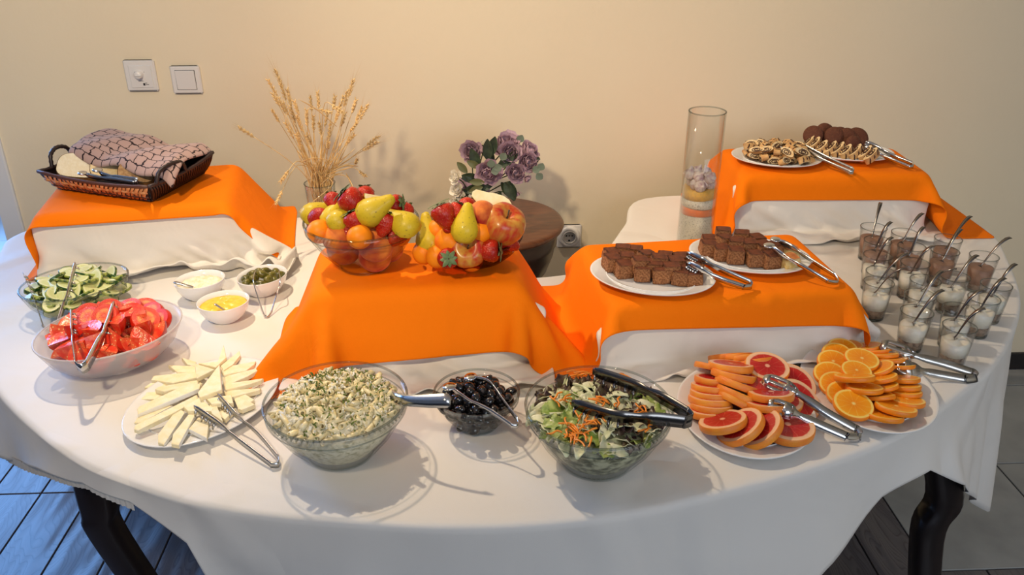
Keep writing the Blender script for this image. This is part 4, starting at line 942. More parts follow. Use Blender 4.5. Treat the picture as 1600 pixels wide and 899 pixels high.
def brownies(lst, ox, oy, sc, zb, lab, grp):
    rg = random.Random(2); L_ = []
    for q in lst:
        a, b, lay = q[:3]; z = zb + .006 + lay * .001 * 9; c = P(ox + a / sc, oy + b / sc, z + .025); yel = len(q) > 3
        o = link('brownie', cy_[0] if yel else rg.choice(cb), None, (c.x, c.y, z), (rg.uniform(-.1, .1), rg.uniform(-.1, .1), rg.uniform(-.35, .35)), rg.uniform(.96, 1.1))
        tag(o, 'x', 'cake', grp); L_.append(o)
    place_labels(L_, lab, ('back row', 'middle row', 'front row'))
    for o, q in zip(L_, lst):
        if len(q) > 3: o['label'] = 'yellow sponge cube with browned top at the right end of the brownies'; o.name = 'sponge_cube'
brownies([(350, 145, 0), (500, 158, 0), (205, 185, 0), (400, 225, 1), (640, 212, 1), (880, 225, 0), (1080, 245, 0), (210, 260, 0.5), (790, 270, 1), (1010, 285, 1), (1240, 320, 0.4), (560, 290, 1.2), (350, 340, 0), (740, 330, .6), (960, 375, .6), (1180, 370, .2), (590, 395, 0), (835, 405, 0), (1065, 435, 0), (1265, 460, 0)], 930, 370, 8, SC, 'dark brownie cube dusted with cocoa on left plate, {}', 'brownie cubes on the left plate')
brownies([(895, 95, .4), (985, 108, .6), (1050, 125, .4), (825, 125, 0), (900, 128, .8), (960, 140, 1.0), (1020, 150, .8), (1080, 160, .6), (820, 160, 0), (885, 175, 0), (950, 190, 0), (1045, 205, 0), (1120, 212, 0), (1215, 180, 0, 1), (1160, 165, .2), (1215, 225, -.3, 1)], 840, 330, 3.077, SC, 'dark brownie cube dusted with cocoa on right plate, {}', 'brownie cubes on the right plate')
o = link('paper_scrap', new_mesh('paper_scrap', [(-.008, -.004, 0), (.006, -.005, .001), (.009, .003, 0), (-.004, .006, .002)], [(0, 1, 2, 3)], m_rind), None, P(1148, 372, SC + .041)); tag(o, 'tiny white scrap lying on the brownies of the right plate', 'paper')

# ================================================================== PASTRIES
m_past = mat('baked_pastry', (0.70, 0.42, 0.17), 0.6, c2=(0.48, 0.20, 0.06), nscale=60, npos=(.4, .7), bump=.5, bscale=300, rnd=.15)
m_pcut = mat('pastry_cut_side', (0.86, 0.66, 0.38), 0.7, c2=(.72, .48, .22), nscale=120, bump=.6, bscale=300)
m_choc = mat('chocolate_filling', (0.060, 0.018, 0.008), 0.35)
def pastry(seed, w=.017, h=.0085, L_=.012):
    """cut piece of a filled roll: oval ends with a dark spiral, browned outside"""
    mb = MB(); n = 18
    pts = [(w * math.cos(2 * math.pi * i / n), h * math.sin(2 * math.pi * i / n) * (1 if math.sin(2 * math.pi * i / n) > 0 else .55)) for i in range(n)]
    V = [(x, -L_ / 2, z) for x, z in pts] + [(x, L_ / 2, z) for x, z in pts]
    mb.add(V, [(i, n + i, n + (i + 1) % n, (i + 1) % n) for i in range(n)], 0)
    for s in (-1, 1):
        V = [(0, s * L_ / 2, 0)] + [(x, s * L_ / 2, z) for x, z in pts]; mb.add(V, [(0, 1 + i, 1 + (i + 1) % n) if s < 0 else (0, 1 + (i + 1) % n, 1 + i) for i in range(n)], 1)
        sp = []
        for k in range(26): a = k * .5 + seed; f = .16 + .60 * k / 26; sp.append((w * f * math.cos(a), s * (L_ / 2 + .0003), h * f * math.sin(a) * .8 + .0006))
        mb.add(*ribbon_vf(sp, .0017, .0006, (0.01, 0, 1) if False else [(-p[0] - 1e-5, 0, -p[2]) for p in sp]), 2)
    for k in range(3):
        x = -w * .6 + k * w * .55; mb.add(*ribbon_vf([(x - .003, -L_ / 2, h * .75), (x, 0, h * 1.02 * math.sqrt(max(.1, 1 - (x / w) ** 2)) + .0006), (x + .003, L_ / 2, h * .75)], .0022, .0008, (1, 0, 0)), 2)
    return mb.mesh('pastry_piece', [m_past, m_pcut, m_choc])
pp = [pastry(0), pastry(2), pastry(4, .015, .010)]
rg = random.Random(33); L1_ = []
for lay, (zz, hh, dm, rm) in enumerate(((SD + .017, .006, .026, .80), (SD + .031, .012, .025, .70))):
    for (x, y, z, rr) in heap_pts(Q1, .086, zz, hh, dm, 1.2, R_(-14), 41 + lay, rm):
        o = link('pastry_piece', rg.choice(pp), None, (x, y, z), (rg.uniform(-.9, .9), rg.uniform(-.5, .5), rg.uniform(-1.4, 1.4)), rg.uniform(1.1, 1.5)); tag(o, 'x', 'pastry', 'cut pastry pieces on the left back plate'); L1_.append(o)
place_labels(L1_, 'chocolate filled pastry piece on left back plate, {}', ('back row', 'second row', 'third row', 'front row'))
L2_ = []
for a, b in ((740, 235), (800, 262), (868, 275), (930, 282), (992, 296), (1068, 300), (1150, 312), (1195, 330), (690, 225)):
    c = P(1130 + a / 5.16, 180 + b / 5.16, SD + .028); o = link('pastry_piece', pp[a % 3], None, c, (R_(78), R_(-35), R_(25)), 1.5); tag(o, 'x', 'pastry', 'striped pastry slices on the right back plate'); L2_.append(o)
place_labels(L2_, 'chocolate striped pastry slice leaning on right back plate, {}', ('row',))
m_ccook = mat('chocolate_cake', (0.11, 0.03, 0.013), 0.8, c2=(.14, .045, .02), nscale=150, bump=1.0, bscale=350)
ck = new_mesh('chocolate_round', *lathe_vf([(0, .0105), (.012, .010), (.021, .0085), (.0245, .004), (.025, 0), (.0245, -.004), (.021, -.0085), (0, -.0095)], 28, fn=lambda x, y, z, a, r: (x, y, z + .0006 * math.sin(r * 1200))), m_ccook)
L3_ = []
for a, b, az, t, s in ((735, 170, -120, 60, 1.1), (835, 150, -70, 55, 1.15), (905, 180, -100, 60, 1.1), (960, 170, -80, 50, 1.0), (1010, 180, -95, 55, 1.0), (1095, 190, -80, 45, 1.25), (1060, 240, -80, 70, .9)):
    c = P(1130 + a / 5.16, 180 + b / 5.16, SD + .046 - .008 * (a > 1050)); c.y += .01; o = link('chocolate_round', ck, None, c, tilt(az, t), s); tag(o, 'x', 'cake', 'chocolate cake rounds on the right back plate'); L3_.append(o)
place_labels(L3_, 'dark round chocolate cake on right back plate, {}', ('upper row',))

# ================================================================== WHOLE AND CUT FRUIT
m_apr = mat('apricot_skin', (0.88, 0.25, 0.006), 0.45, spec=.25, c2=(.78, .10, .008), nscale=22, npos=(.48, .75), rnd=.06, bump=.1, bscale=500)
m_peach = mat('peach_skin', (0.78, 0.24, 0.035), 0.6, spec=.2, c2=(.34, .02, .012), nscale=20, npos=(.36, .62), sheen=.1, bump=.1, bscale=500)
m_apple = mat('apple_skin', (0.58, 0.33, 0.05), 0.3, spec=.35, c2=(.46, .022, .012), nscale=22, npos=(.30, .66), coat=.15, aniso=(3.2, 3.2, .7), ndetail=7)
m_straw = mat('strawberry_skin', (0.34, 0.010, 0.004), 0.26, spec=.3, c2=(.50, .026, .008), nscale=60, coat=.15, bump=1.0, bscale=330, rnd=.15)
m_seed = mat('strawberry_seed', (.42, .12, .02), .5)
m_calyx = mat('strawberry_leaf', (0.10, 0.16, 0.05), .55, c2=(.20, .26, .11), nscale=80)
m_pear = mat('pear_skin', (0.58, 0.42, 0.018), 0.45, spec=.3, c2=(.26, .18, .02), nscale=230, npos=(.60, .72), bump=.25, bscale=120, coat=.15, rnd=.12)
m_pcutf = mat('pear_flesh', (0.86, 0.76, 0.50), 0.5, c2=(.80, .66, .36), nscale=60, bump=.2, bscale=200, sss=.1)
m_stem = mat('fruit_stem', (0.06, 0.035, 0.015), .7)
def crease(R, depth, sq=.95):
    def f(x, y, z):
        a = math.atan2(y, x); d = max(0, 1 - abs(a) / .55) ** 2; k = 1 - depth * d; top = max(0, z / (R * sq) - .75) * 4
        return x * k, y * k, z * sq - top * .0025 * 0 - R * .18 * max(0, (z / R) - .86) * 6 * 0
    return f
apr = new_mesh('apricot', *sphere_vf(.0225, .0225, .0225, 28, 18, crease(.0225, .09)), m_apr)
pch = new_mesh('peach', *sphere_vf(.032, .032, .032, 30, 20, crease(.032, .07)), m_peach)
apf = [(0, -.020), (.004, -.021), (.010, -.026), (.020, -.025), (.029, -.014), (.034, .002), (.034, .014), (.028, .024), (.018, .028), (.009, .024), (.003, .017), (0, .015)]
apm = new_mesh('apple', *lathe_vf(apf, 36, fn=lambda x, y, z, a, r: (x * (1 + .03 * math.cos(5 * a)), y * (1 + .03 * math.cos(5 * a)), z)), m_apple)
stm = new_mesh('stem', *tube_vf([(0, 0, .014), (.001, 0, .022), (.004, .001, .031)], [.0012, .0011, .0016], 6), m_stem)
srf = [(0, -.020), (.005, -.0185), (.011, -.010), (.0150, .000), (.0160, .007), (.0135, .0125), (.007, .0145), (0, .0135)]
srm = new_mesh('strawberry', *lathe_vf(srf, 26, fn=lambda x, y, z, a, r: (x * (1 + .05 * math.cos(2 * a)), y, z)), m_straw)
mb = MB(); rg = random.Random(1)
for k in range(60):
    u = (k + .5) / 60; z = -.017 + u * .027; a = k * 2.39996; r = float(np.interp(z, [p[1] for p in srf[:6]], [p[0] for p in srf[:6]])) * 1.005; q = orient((math.cos(a), math.sin(a), -.3))
    V, Fc = sphere_vf(.0004, .0008, .0003, 5, 4); mb.add([tuple(q @ Vector(v) + Vector((r * (1 + .05 * math.cos(2 * a)) * math.cos(a), r * math.sin(a), z))) for v in V], Fc)
sdm = mb.mesh('seeds', m_seed)
mb = MB()
for k in range(8):
    a = k * math.pi / 4 + .1; c, s = math.cos(a), math.sin(a); L_ = .0125 + .002 * (k % 2); V = []
    for u in (0, .35, .7, 1.0):
        w = .0038 * math.sin(math.pi * (u * .8 + .2)) ; r = .001 + L_ * u; z = .0150 + .0035 * u - .004 * u * u + (.002 if k % 2 else 0)
        V += [(c * r - s * w, s * r + c * w, z), (c * r, s * r, z + .0008), (c * r + s * w, s * r - c * w, z)]
    mb.add(V, [(i * 3 + j, i * 3 + j + 1, i * 3 + j + 4, i * 3 + j + 3) for i in range(3) for j in range(2)])
cxm = mb.mesh('calyx', m_calyx)
pf = [(0, -.034), (.008, -.0345), (.018, -.030), (.0255, -.018), (.026, -.006), (.0215, .008), (.0145, .022), (.0105, .033), (.0075, .040), (0, .0425)]
def pear_cut(a1):
    mb = MB(); pr = [(p[0], p[1]) for p in pf]; V, Fc = lathe_vf(pr, 18, a0=-a1 / 2, a1=a1 / 2); off = Vector((-.008, 0, 0)); mb.add([tuple(Vector(v) + off) for v in V], Fc, 0)
    for a, s in ((-a1 / 2, 1), (a1 / 2, -1)):
        V = [tuple(Vector((p[0] * math.cos(a), p[0] * math.sin(a), p[1])) + off) for p in pr] + [tuple(Vector((0, 0, p[1])) + off) for p in pr]; n = len(pr)
        mb.add(V, [(i, i + 1, n + i + 1, n + i)[::s] for i in range(n - 1)], 1)
    return mb.mesh('pear_piece', [m_pear, m_pcutf])
ph_ = pear_cut(math.pi); pq_ = pear_cut(1.7)
FR = {'a': ('apricot', apr, 'apricot'), 'p': ('peach', pch, 'peach'), 'A': ('apple', apm, 'apple'), 's': ('strawberry', srm, 'strawberry'), 'h': ('pear_half', ph_, 'pear'), 'q': ('pear_quarter', pq_, 'pear')}
def fruit(kind, loc, rot, s, lab, grp):
    nm, me, cat = FR[kind]; o = link(nm, me, None, loc, rot, s); tag(o, lab, cat, grp)
    if kind == 's': link('seeds', sdm, o)['kind'] = 'stuff'; link('calyx', cxm, o)
    if kind == 'A': link('stem', stm, o)
    return o
def look(v, spin=0): return orient(v, spin)
def halfrot(zdir, xdir):
    z = Vector(zdir).normalized(); x = Vector(xdir); x = (x - z * x.dot(z)).normalized(); return Matrix((x, z.cross(x), z)).transposed()
g1 = 'fruit in the clear glass bowl'
def F1p(a, b, z): return P(460 + a / 5.995, 290 + b / 5.995, SB + z)
LST = [('s', 120, 375, .098, look((-.2, .5, .3)), 1.0, 'dark strawberry at the far left rim of the clear fruit bowl'),
 ('s', 232, 290, .108, look((-.5, .6, -.6)), 1.25, 'long dark red strawberry leaning at left of the clear fruit bowl'),
 ('a', 232, 432, .098, look((0, -.6, .8), .5), 1.02, 'apricot at the front left rim of the clear fruit bowl'),
 ('a', 610, 482, .098, look((0, -.3, .9), 2.2), 1.05, 'bright orange apricot at the front centre of the clear fruit bowl'),
 ('p', 415, 490, .082, look((0, -.2, 1), 1.0), .98, 'red blushed peach at the front left of the centre apricot'),
 ('p', 760, 560, .078, look((.3, -.2, 1), 4.2), 1.05, 'yellow and red peach pressed to the front right glass'),
 ('p', 480, 740, .038, look((0, 0, 1), 4), 1.08, 'large peach lying at the bottom of the clear fruit bowl'),
 ('p', 760, 720, .042, look((0, 0, 1), 2), 1.0, 'peach at the bottom right of the clear fruit bowl'),
 ('a', 300, 640, .055, look((0, 0, 1), 2), 1.05, 'apricot low at the left inside the clear fruit bowl'),
 ('p', 980, 590, .070, look((0, 0, 1), 2), .85, 'small peach at the right inside the clear fruit bowl'),
 ('h', 210, 235, .112, halfrot((.9, .5, .25), (-.1, -.5, .9)), .95, 'pale yellow pear piece at the left back of the clear bowl'),
 ('h', 345, 265, .118, halfrot((.35, .5, .6), (-.4, -.8, .4)), .82, 'small yellow pear piece beside the long dark strawberry'),
 ('h', 440, 300, .122, halfrot((.9, .45, .3), (-.3, -.7, .6)), .85, 'speckled yellow pear piece near the centre of clear bowl'),
 ('s', 565, 340, .120, look((-.5, .3, .8)), 1.2, 'strawberry with calyx in the centre of the clear fruit bowl'),
 ('s', 545, 150, .148, look((-.6, .2, .5)), 1.55, 'largest strawberry on top of the clear fruit bowl'),
 ('s', 360, 145, .135, look((-.3, .8, .3)), 1.0, 'small strawberry at the back left of the largest one'),
 ('s', 665, 100, .150, look((-.2, .8, .6)), 1.1, 'strawberry at the very top back of the clear fruit bowl'),
 ('s', 685, 185, .140, look((.3, .7, .3)), .8, 'small bright strawberry between the largest one and the pear'),
 ('q', 775, 120, .150, halfrot((.9, .3, -.3), (.1, .2, -.9)), .75, 'white cut pear wedge at the top back right'),
 ('h', 745, 235, .142, halfrot((.85, .1, .52), (.15, -.9, .25)), 1.05, 'yellow green pear half lying slanted on top of clear bowl'),
 ('h', 1010, 330, .118, halfrot((-.75, .5, .35), (.3, -.7, .75)), 1.05, 'green yellow pear half at the right rim of clear bowl'),
 ('a', 660, 330, .108, look((0, -.5, .5), 1), 1.0, 'orange apricot partly hidden behind the centre strawberry'),
 ('s', 845, 360, .112, look((.3, .5, .8)), 1.3, 'deep red strawberry right of centre below the pear half'),
 ('s', 930, 180, .132, look((.9, -.3, .3)), 1.2, 'strawberry with open calyx at the back right of clear bowl'),
 ('s', 1035, 245, .118, look((.2, .8, .3)), 1.0, 'strawberry at the far right rim of the clear fruit bowl'),
 ('s', 950, 470, .095, look((-.9, -.3, .1)), 1.35, 'strawberry with calyx to the left, at front right rim'),
 ('a', 1050, 470, .085, look((0, 0, 1)), .95, 'apricot half hidden at the right rim of the clear bowl'),
 ('p', 640, 250, .085, look((0, 0, 1)), 1.1, 'peach buried under the middle of the clear bowl heap'),
 ('p', 860, 330, .060, look((0, 0, 1)), 1.1, 'peach buried under the right of the clear bowl heap'),
 ('p', 350, 330, .060, look((0, 0, 1)), 1.1, 'peach buried under the left of the clear bowl heap'),
 ('s', 500, 440, .095, look((.4, .5, .3)), 1.0, 'dark strawberry tucked between peach and centre apricot')]
RADS = {'a': .0225, 'p': .032, 'A': .033, 's': .015, 'h': .024, 'q': .022}
def inside(q, k, s, C, zr, br_, tr, ax=1.0):
    """slide a fruit back along the line of sight until it fits inside the bowl wall"""
    d = ray(*project(q)); d = d / d.y; rad = RADS[k] * s * .95
    for _ in range(200):
        h = (q.z - SB) / zr
        if h > 1.06: return q
        Rb = br_ + (tr - br_) * max(0, min(1, h)) ** .75; r = math.hypot((q.x - C[0]) / ax, q.y - C[1])
        if r + rad <= Rb or q.y > C[1] + .01: break
        q = q + d * .0015
    q.z = max(q.z, SB + rad * .9 + .004)
    r = math.hypot(q.x - C[0], q.y - C[1]); Rb = br_ + (tr - br_) * max(0, min(1, (q.z - SB) / zr)) ** .75
    if r > 1e-4 and r + rad > Rb * ax: f = max(0, Rb * ax - rad) / r; q = Vector((C[0] + (q.x - C[0]) * f, C[1] + (q.y - C[1]) * f, q.z))
    return q
for k, a, b, z, r, s, lab in LST: fruit(k, inside(F1p(a, b, z), k, s, F1, .098, .050, .112), r, s, lab, g1)
g2 = 'fruit in the reddish glass bowl'
def F2p(a, b, z): return P(640 + a / 6.42, 300 + b / 6.42, SB + z)
LST = [('h', 165, 445, .075, halfrot((-.15, .45, .9), (-.75, -.6, .2)), 1.12, 'yellow green pear half at the far left of reddish bowl'),
 ('a', 285, 390, .085, look((0, -.5, .5), 1), 1.0, 'apricot between the pear half and the strawberry, reddish bowl'),
 ('s', 350, 240, .128, look((-.4, .3, .8)), 1.45, 'large strawberry at the top left of the reddish bowl'),
 ('s', 465, 205, .130, look((.5, .4, .6)), 1.1, 'darker strawberry beside the large one on reddish bowl'),
 ('s', 405, 345, .105, look((.3, .7, .1)), 1.0, 'small round strawberry below the large one on reddish bowl'),
 ('h', 545, 330, .118, halfrot((.15, .35, .9), (-.35, -.9, .2)), 1.0, 'yellow pear half standing in the middle of reddish bowl'),
 ('a', 395, 495, .075, look((0, -.6, .7), 4.6), 1.22, 'plump apricot left of the big front apple'),
 ('a', 150, 610, .045, look((0, -.5, .6), 1), 1.05, 'apricot low at the left of the reddish bowl'),
 ('a', 280, 650, .052, look((0, -.5, .6), 2), 1.0, 'apricot behind the green calyx at the front rim'),
 ('s', 385, 665, .052, look((.1, -.95, .35)), 1.25, 'strawberry showing its green calyx to the front'),
 ('A', 585, 590, .058, look((-.05, -.80, .60), .5), 1.02, 'red striped apple at the front of the reddish bowl'),
 ('s', 790, 590, .062, look((.95, -.15, .05)), 1.4, 'dark strawberry with calyx to the right of front apple'),
 ('p', 730, 225, .122, look((.2, -.6, .75), 5.2), .84, 'red orange nectarine at the top of the reddish bowl'),
 ('a', 700, 400, .092, look((0, -.5, .8), 3), 1.12, 'apricot under the nectarine in the reddish bowl'),
 ('h', 830, 150, .125, halfrot((-.8, .3, .45), (.1, .5, -.8)), 1.1, 'pale cut pear half standing at the back of reddish bowl'),
 ('A', 935, 340, .098, look((.35, -.35, .85), 1), 1.22, 'largest apple, green and red, at the right of reddish bowl'),
 ('s', 985, 510, .060, look((-.9, .1, .45)), 1.25, 'strawberry at the far right rim of the reddish bowl'),
 ('a', 870, 560, .050, look((0, -.5, .6), 1), .9, 'apricot under the two right strawberries, reddish bowl'),
 ('a', 1010, 255, .100, look((0, -.5, .6), 1), .8, 'small apricot peeping out behind the largest apple'),
 ('s', 575, 165, .118, look((0, .8, .2)), 1.2, 'strawberry behind the middle pear half in reddish bowl'),
 ('p', 560, 480, .050, look((0, 0, 1)), 1.05, 'peach buried in the middle of the reddish bowl heap'),
 ('p', 760, 470, .050, look((0, 0, 1)), 1.0, 'peach buried at the right of the reddish bowl heap'),
 ('p', 350, 420, .045, look((0, 0, 1)), .95, 'peach buried at the left of the reddish bowl heap'),
 ('a', 620, 700, .022, look((0, 0, 1)), 1.0, 'apricot at the bottom front of the reddish bowl')]
for k, a, b, z, r, s, lab in LST: fruit(k, inside(F2p(a, b, z), k, s, F2, .050, .085, .116, 1.16), r, s, lab, g2)

# ================================================================== DESSERT GLASSES AND TEASPOONS
m_choccream = mat('chocolate_cream', (0.30, 0.155, 0.095), 0.5, c2=(0.36, 0.20, 0.13), nscale=60, bump=.3, bscale=150)
m_cream = mat('white_cream', (0.85, 0.80, 0.66), 0.4, c2=(.88, .84, .74), nscale=40, bump=.3, bscale=120, sss=.1)
m_bisc = mat('biscuit_crumb', (0.36, 0.25, 0.17), 0.8, c2=(.12, .07, .045), nscale=130, npos=(.45, .65), bump=.9, bscale=260)
m_cupg = glass_mat('thin_tumbler_glass', (0.99, 0.99, 0.99), (0.70, 0.72, 0.73), .02)
GR, GB, GH = .0315, .0235, .086
def grad(z): return GB + (GR - GB) * min(1, z / GH)
gprof = [(0, .004), (GB * .8, .004), (GB, .001), (GB + .0006, .004)] + [(grad(z), z) for z in (.02, .045, .07, GH)]
gme = new_mesh('tumbler', *lathe_vf([(0, 0), (GB - .001, 0)] + gprof[2:] + [(grad(GH) - .0014, GH), (grad(.045) - .0014, .045), (GB - .001, .007), (0, .007)], 40), m_cupg)
rme = new_mesh('rim', *tube_vf([((GR - .0007) * math.cos(a * math.pi / 20), (GR - .0007) * math.sin(a * math.pi / 20), GH) for a in range(41)], .00115, 6, False), m_rim)
fme = new_mesh('base', *lathe_vf([(0, .001), (GB - .001, .001), (GB - .0004, .004), (GB - .001, .0065), (0, .0065)], 32), m_rim)
def fill_mesh(name, z0, z1, m, dome=.0015, wob=0):
    r0, r1 = grad(z0) - .0018, grad(z1) - .0018
    return new_mesh(name, *lathe_vf([(0, z0), (r0, z0), (r1, z1)] + [(r1 * k, z1 + dome * (1 - k * k) + wob * math.sin(k * 9)) for k in (.8, .55, .3, 0)], 32, fn=(lambda x, y, z, a, r: (x, y, z + (.0022 * math.sin(a * 3 + r * 200) if wob and abs(z - z1) < .004 else 0)))), m)
f_choc = fill_mesh('chocolate_cream', .020, .058, m_choccream); f_b1 = fill_mesh('biscuit_layer', .0075, .022, m_bisc, .001, .0008)
f_wh = fill_mesh('white_cream', .026, .055, m_cream, .003, .0006); f_b2 = fill_mesh('biscuit_layer', .0075, .027, m_bisc, .001, .001)
def spoon_mesh():
    mb = MB(); path = spline([(0, 0, 0), (.012, 0, .001), (.035, 0, .006), (.075, 0, .012), (.105, 0, .010), (.118, 0, .004)], 4)
    w = [float(np.interp(p.x, [0, .012, .03, .07, .105, .118], [.0035, .0035, .004, .006, .0095, .0085])) for p in path]
    mb.add(*ribbon_vf(path, w, .0013, (0, 1, 0)))
    n = 14; V = []; Fc = []
    for f in (1, .7, .4, 0.05):
        for i in range(n): a = 2 * math.pi * i / n; V.append((-.0135 + .0145 * f * math.cos(a), .0095 * f * math.sin(a), -.0035 * (1 - f * f)))
    for k in range(3):
        for i in range(n): Fc.append((k * n + i, k * n + (i + 1) % n, (k + 1) * n + (i + 1) % n, (k + 1) * n + i))
    Fc.append(tuple(3 * n + i for i in range(n)))
    mb.add(V, Fc); return mb.mesh('teaspoon', m_steeld)
spm = spoon_mesh()
#    rim centre pixel, filling, spoon handle tip pixel, spoon foot pixel
CUPS = [(1365.5, 355, 'c', (1375, 322), (1357, 366)), (1371.6, 376, 'c', (1391, 353), (1364, 387)), (1371.6, 399, 'w', (1393, 377), (1372, 405)), (1414, 364, 'c', (1440, 339), (1408, 378)), (1425, 385, 'c', (1442, 361), (1414, 398)),
        (1482, 373, 'c', (1515, 343), (1478, 384)), (1477, 392, 'c', (1500, 364), (1468, 400)), (1538, 400, 'c', (1576, 377), (1530, 411)), (1430, 411, 'w', (1457, 391), (1424, 424)), (1376.5, 425, 'w', (1416, 402), (1385, 430)),
        (1373.5, 441, 'w', (1412, 425), (1367, 452)), (1446, 438, 'w', (1491, 426), (1459, 450)), (1438, 461, 'w', (1470, 430), (1428, 468)), (1433, 487, 'w', (1471, 460), (1420, 500)), (1492, 432, 'w', (1525, 405), (1497, 431)),
        (1557, 445, 'w', (1585, 419), (1550, 455)), (1538, 466, 'w', (1568, 441), (1530, 478)), (1498.5, 483, 'w', (1533, 460), (1490, 495)), (1500, 510, 'w', (1536, 489), (1482, 530))]
gobs = []; sobs = []
for i, (px, py, kind, tip, ft) in enumerate(CUPS):
    c = P(px, py, TZ + .001 + GH); t = empty('dessert_glass', (c.x, c.y, TZ + .001), i * .7, 'x', 'glass', 'dessert glasses on the right of the table')
    link('tumbler', gme, t); link('rim', rme, t); link('base', fme, t)
    if kind == 'c': link('chocolate_cream', f_choc, t); link('biscuit_layer', f_b1, t)
    else: link('white_cream', f_wh, t); link('biscuit_layer', f_b2, t)
    gobs.append(t)
    hz = TZ + .118; T = P(tip[0], tip[1], hz); d = Vector((T.x - c.x, T.y - c.y, 0)); zc = TZ + (.054 if kind == 'c' else .052)
    fdir = Vector((-d.x, -d.y, 0)).normalized() * .012; A = Vector((c.x + fdir.x, c.y + fdir.y, zc)); dv = (T - A); xx = dv.normalized(); L_ = dv.length
    yy = Vector((0, 0, 1)).cross(xx).normalized(); zz = xx.cross(yy)
    o = link('teaspoon', spm, None, A + xx * .012, Matrix((xx, yy, zz)).transposed(), (L_ / .118 * .96,) + (1, 1)); tag(o, 'x', 'spoon', 'teaspoons in the dessert glasses'); sobs.append(o)
place_labels([o for o, c in zip(gobs, CUPS) if c[2] == 'c'], 'small glass of chocolate cream, {} of the chocolate ones', ('back row', 'second row', 'front row'))
place_labels([o for o, c in zip(gobs, CUPS) if c[2] == 'w'], 'small glass of white cream, {} of the white ones', ('back row', 'second row', 'third row', 'front row'))
place_labels([o for o, c in zip(sobs, CUPS) if c[2] == 'c'], 'steel teaspoon in a chocolate cream glass, {} of those', ('back row', 'second row', 'front row'))
place_labels([o for o, c in zip(sobs, CUPS) if c[2] == 'w'], 'steel teaspoon in a white cream glass, {} of those', ('back row', 'second row', 'third row', 'front row'))

# ================================================================== TONGS AND SERVING SPOONS
def tongs(label, end, armA, armB, m=m_steel, w=.013, head='teeth', hw=.022, name='serving_tongs', side=(0, 0, 1), tdir=(0, 0, -1), th=.0013, nt_=5, hl=.32, tl=.009, hside=None):
    """end: bend point; armA/armB: world points from the bend out to the tip"""
    t = empty(name, end, 0, label, 'tongs'); E = Vector(end); side = Vector(side)
    fr = []
    for arm in (armA, armB):
        pts = [Vector(p) - E for p in arm]; sp = spline(pts, 8); n = len(sp); L_ = sum((sp[i + 1] - sp[i]).length for i in range(n - 1)); acc = 0; ws = []; sd = []
        hs = Vector(hside) if hside is not None else side
        for i, p in enumerate(sp):
            if i: acc += (sp[i] - sp[i - 1]).length
            u = acc / L_; k = max(0, min(1, (u - (1 - hl)) / (hl * .35))); k = k * k * (3 - 2 * k)
            e = 1 - max(0, (u - .90) / .10) ** 2 * .55
            neck = 1 - .35 * math.exp(-((u - (1 - hl - .03)) / .08) ** 2)
            ws.append((w * (1 - k) * neck + hw * k) * e if head != 'none' else w * (1 - .45 * u)); sd.append(tuple(side * (1 - k) + hs * k))
        i0 = int(n * (1 - hl * .9))
        if head == 'slot':
            a = link('arm', new_mesh('arm', *ribbon_vf(sp[:i0 + 2], ws[:i0 + 2], th, sd[:i0 + 2]), m), t)
            hp = sp[i0:]; hsd = [Vector(s) for s in sd[i0:]]; hww = ws[i0:]; mb = MB()
            for f in (-.42, 0, .42):
                q = []
                for j, p in enumerate(hp):
                    tt = (hp[min(j + 1, len(hp) - 1)] - hp[max(j - 1, 0)]).normalized(); s_ = (hsd[j] - tt * hsd[j].dot(tt)).normalized(); q.append(p + s_ * hww[j] * f)
                mb.add(*ribbon_vf(q, [max(.003, x * .30) for x in hww], th, [tuple(s) for s in hsd]))
            for sl in (slice(0, 4), slice(len(hp) - 3, len(hp))): mb.add(*ribbon_vf(hp[sl], [x * 1.02 for x in hww[sl]], th * 1.02, [tuple(s) for s in hsd[sl]]))
            link('slotted_head', mb.mesh('slotted_head', m), a)
        else:
            a = link('arm', new_mesh('arm', *ribbon_vf(sp, ws, th, sd), m), t)
        if head == 'teeth':
            td = Vector(tdir)
            for k in range(nt_):
                j = i0 + 3 + int((n - i0 - 5) * k / (nt_ - 1)); p = sp[j] + Vector(sd[j]).normalized() * ws[j] * -.45
                link('tooth', new_mesh('tooth', *tube_vf([p, p + td * tl * .6, p + td * tl + Vector((0, 0, -.002))], [.0026, .0022, .0014], 6), m), a)
        if head == 'spoon':
            tip = sp[-1]; d = (sp[-1] - sp[-4]).normalized(); q = orient(Vector((0, 0, 1)) - d * d.z * .5)
            link('spoon_head', new_mesh('head', *sphere_vf(.013, .011, .004, 16, 8), m), a, tip + d * .006, q)
        fr.append((pts[0], pts[1]))
    a0, a1 = fr[0][0], fr[0][1]; b0, b1 = fr[1][0], fr[1][1]
    mid = (a0 + b0) / 2 - ((a1 - a0).normalized() + (b1 - b0).normalized()).normalized() * (a0 - b0).length * .45
    link('bend', new_mesh('bend', *ribbon_vf(spline([a0 + (a1 - a0) * .05, a0, mid, b0, b0 + (b1 - b0) * .05], 5), w, th * 1.1, side), m), t)
    return t
def pz(l, dz=0): return [P(a, b, TZ + z * .001 + dz) for a, b, z in l]
tongs('toothed steel tongs resting on the cheese plate, bend on the tablecloth', P(434, 722, TZ + .008), pz([(436, 717, 9), (400, 675, 20), (368, 648, 30), (340, 617, 40)]), pz([(424, 727, 9), (375, 690, 20), (345, 665, 30), (303, 636, 42)]), m_steel2, .012, 'teeth', .015, tdir=(-.35, -.3, -.8), hl=.42, tl=.010)
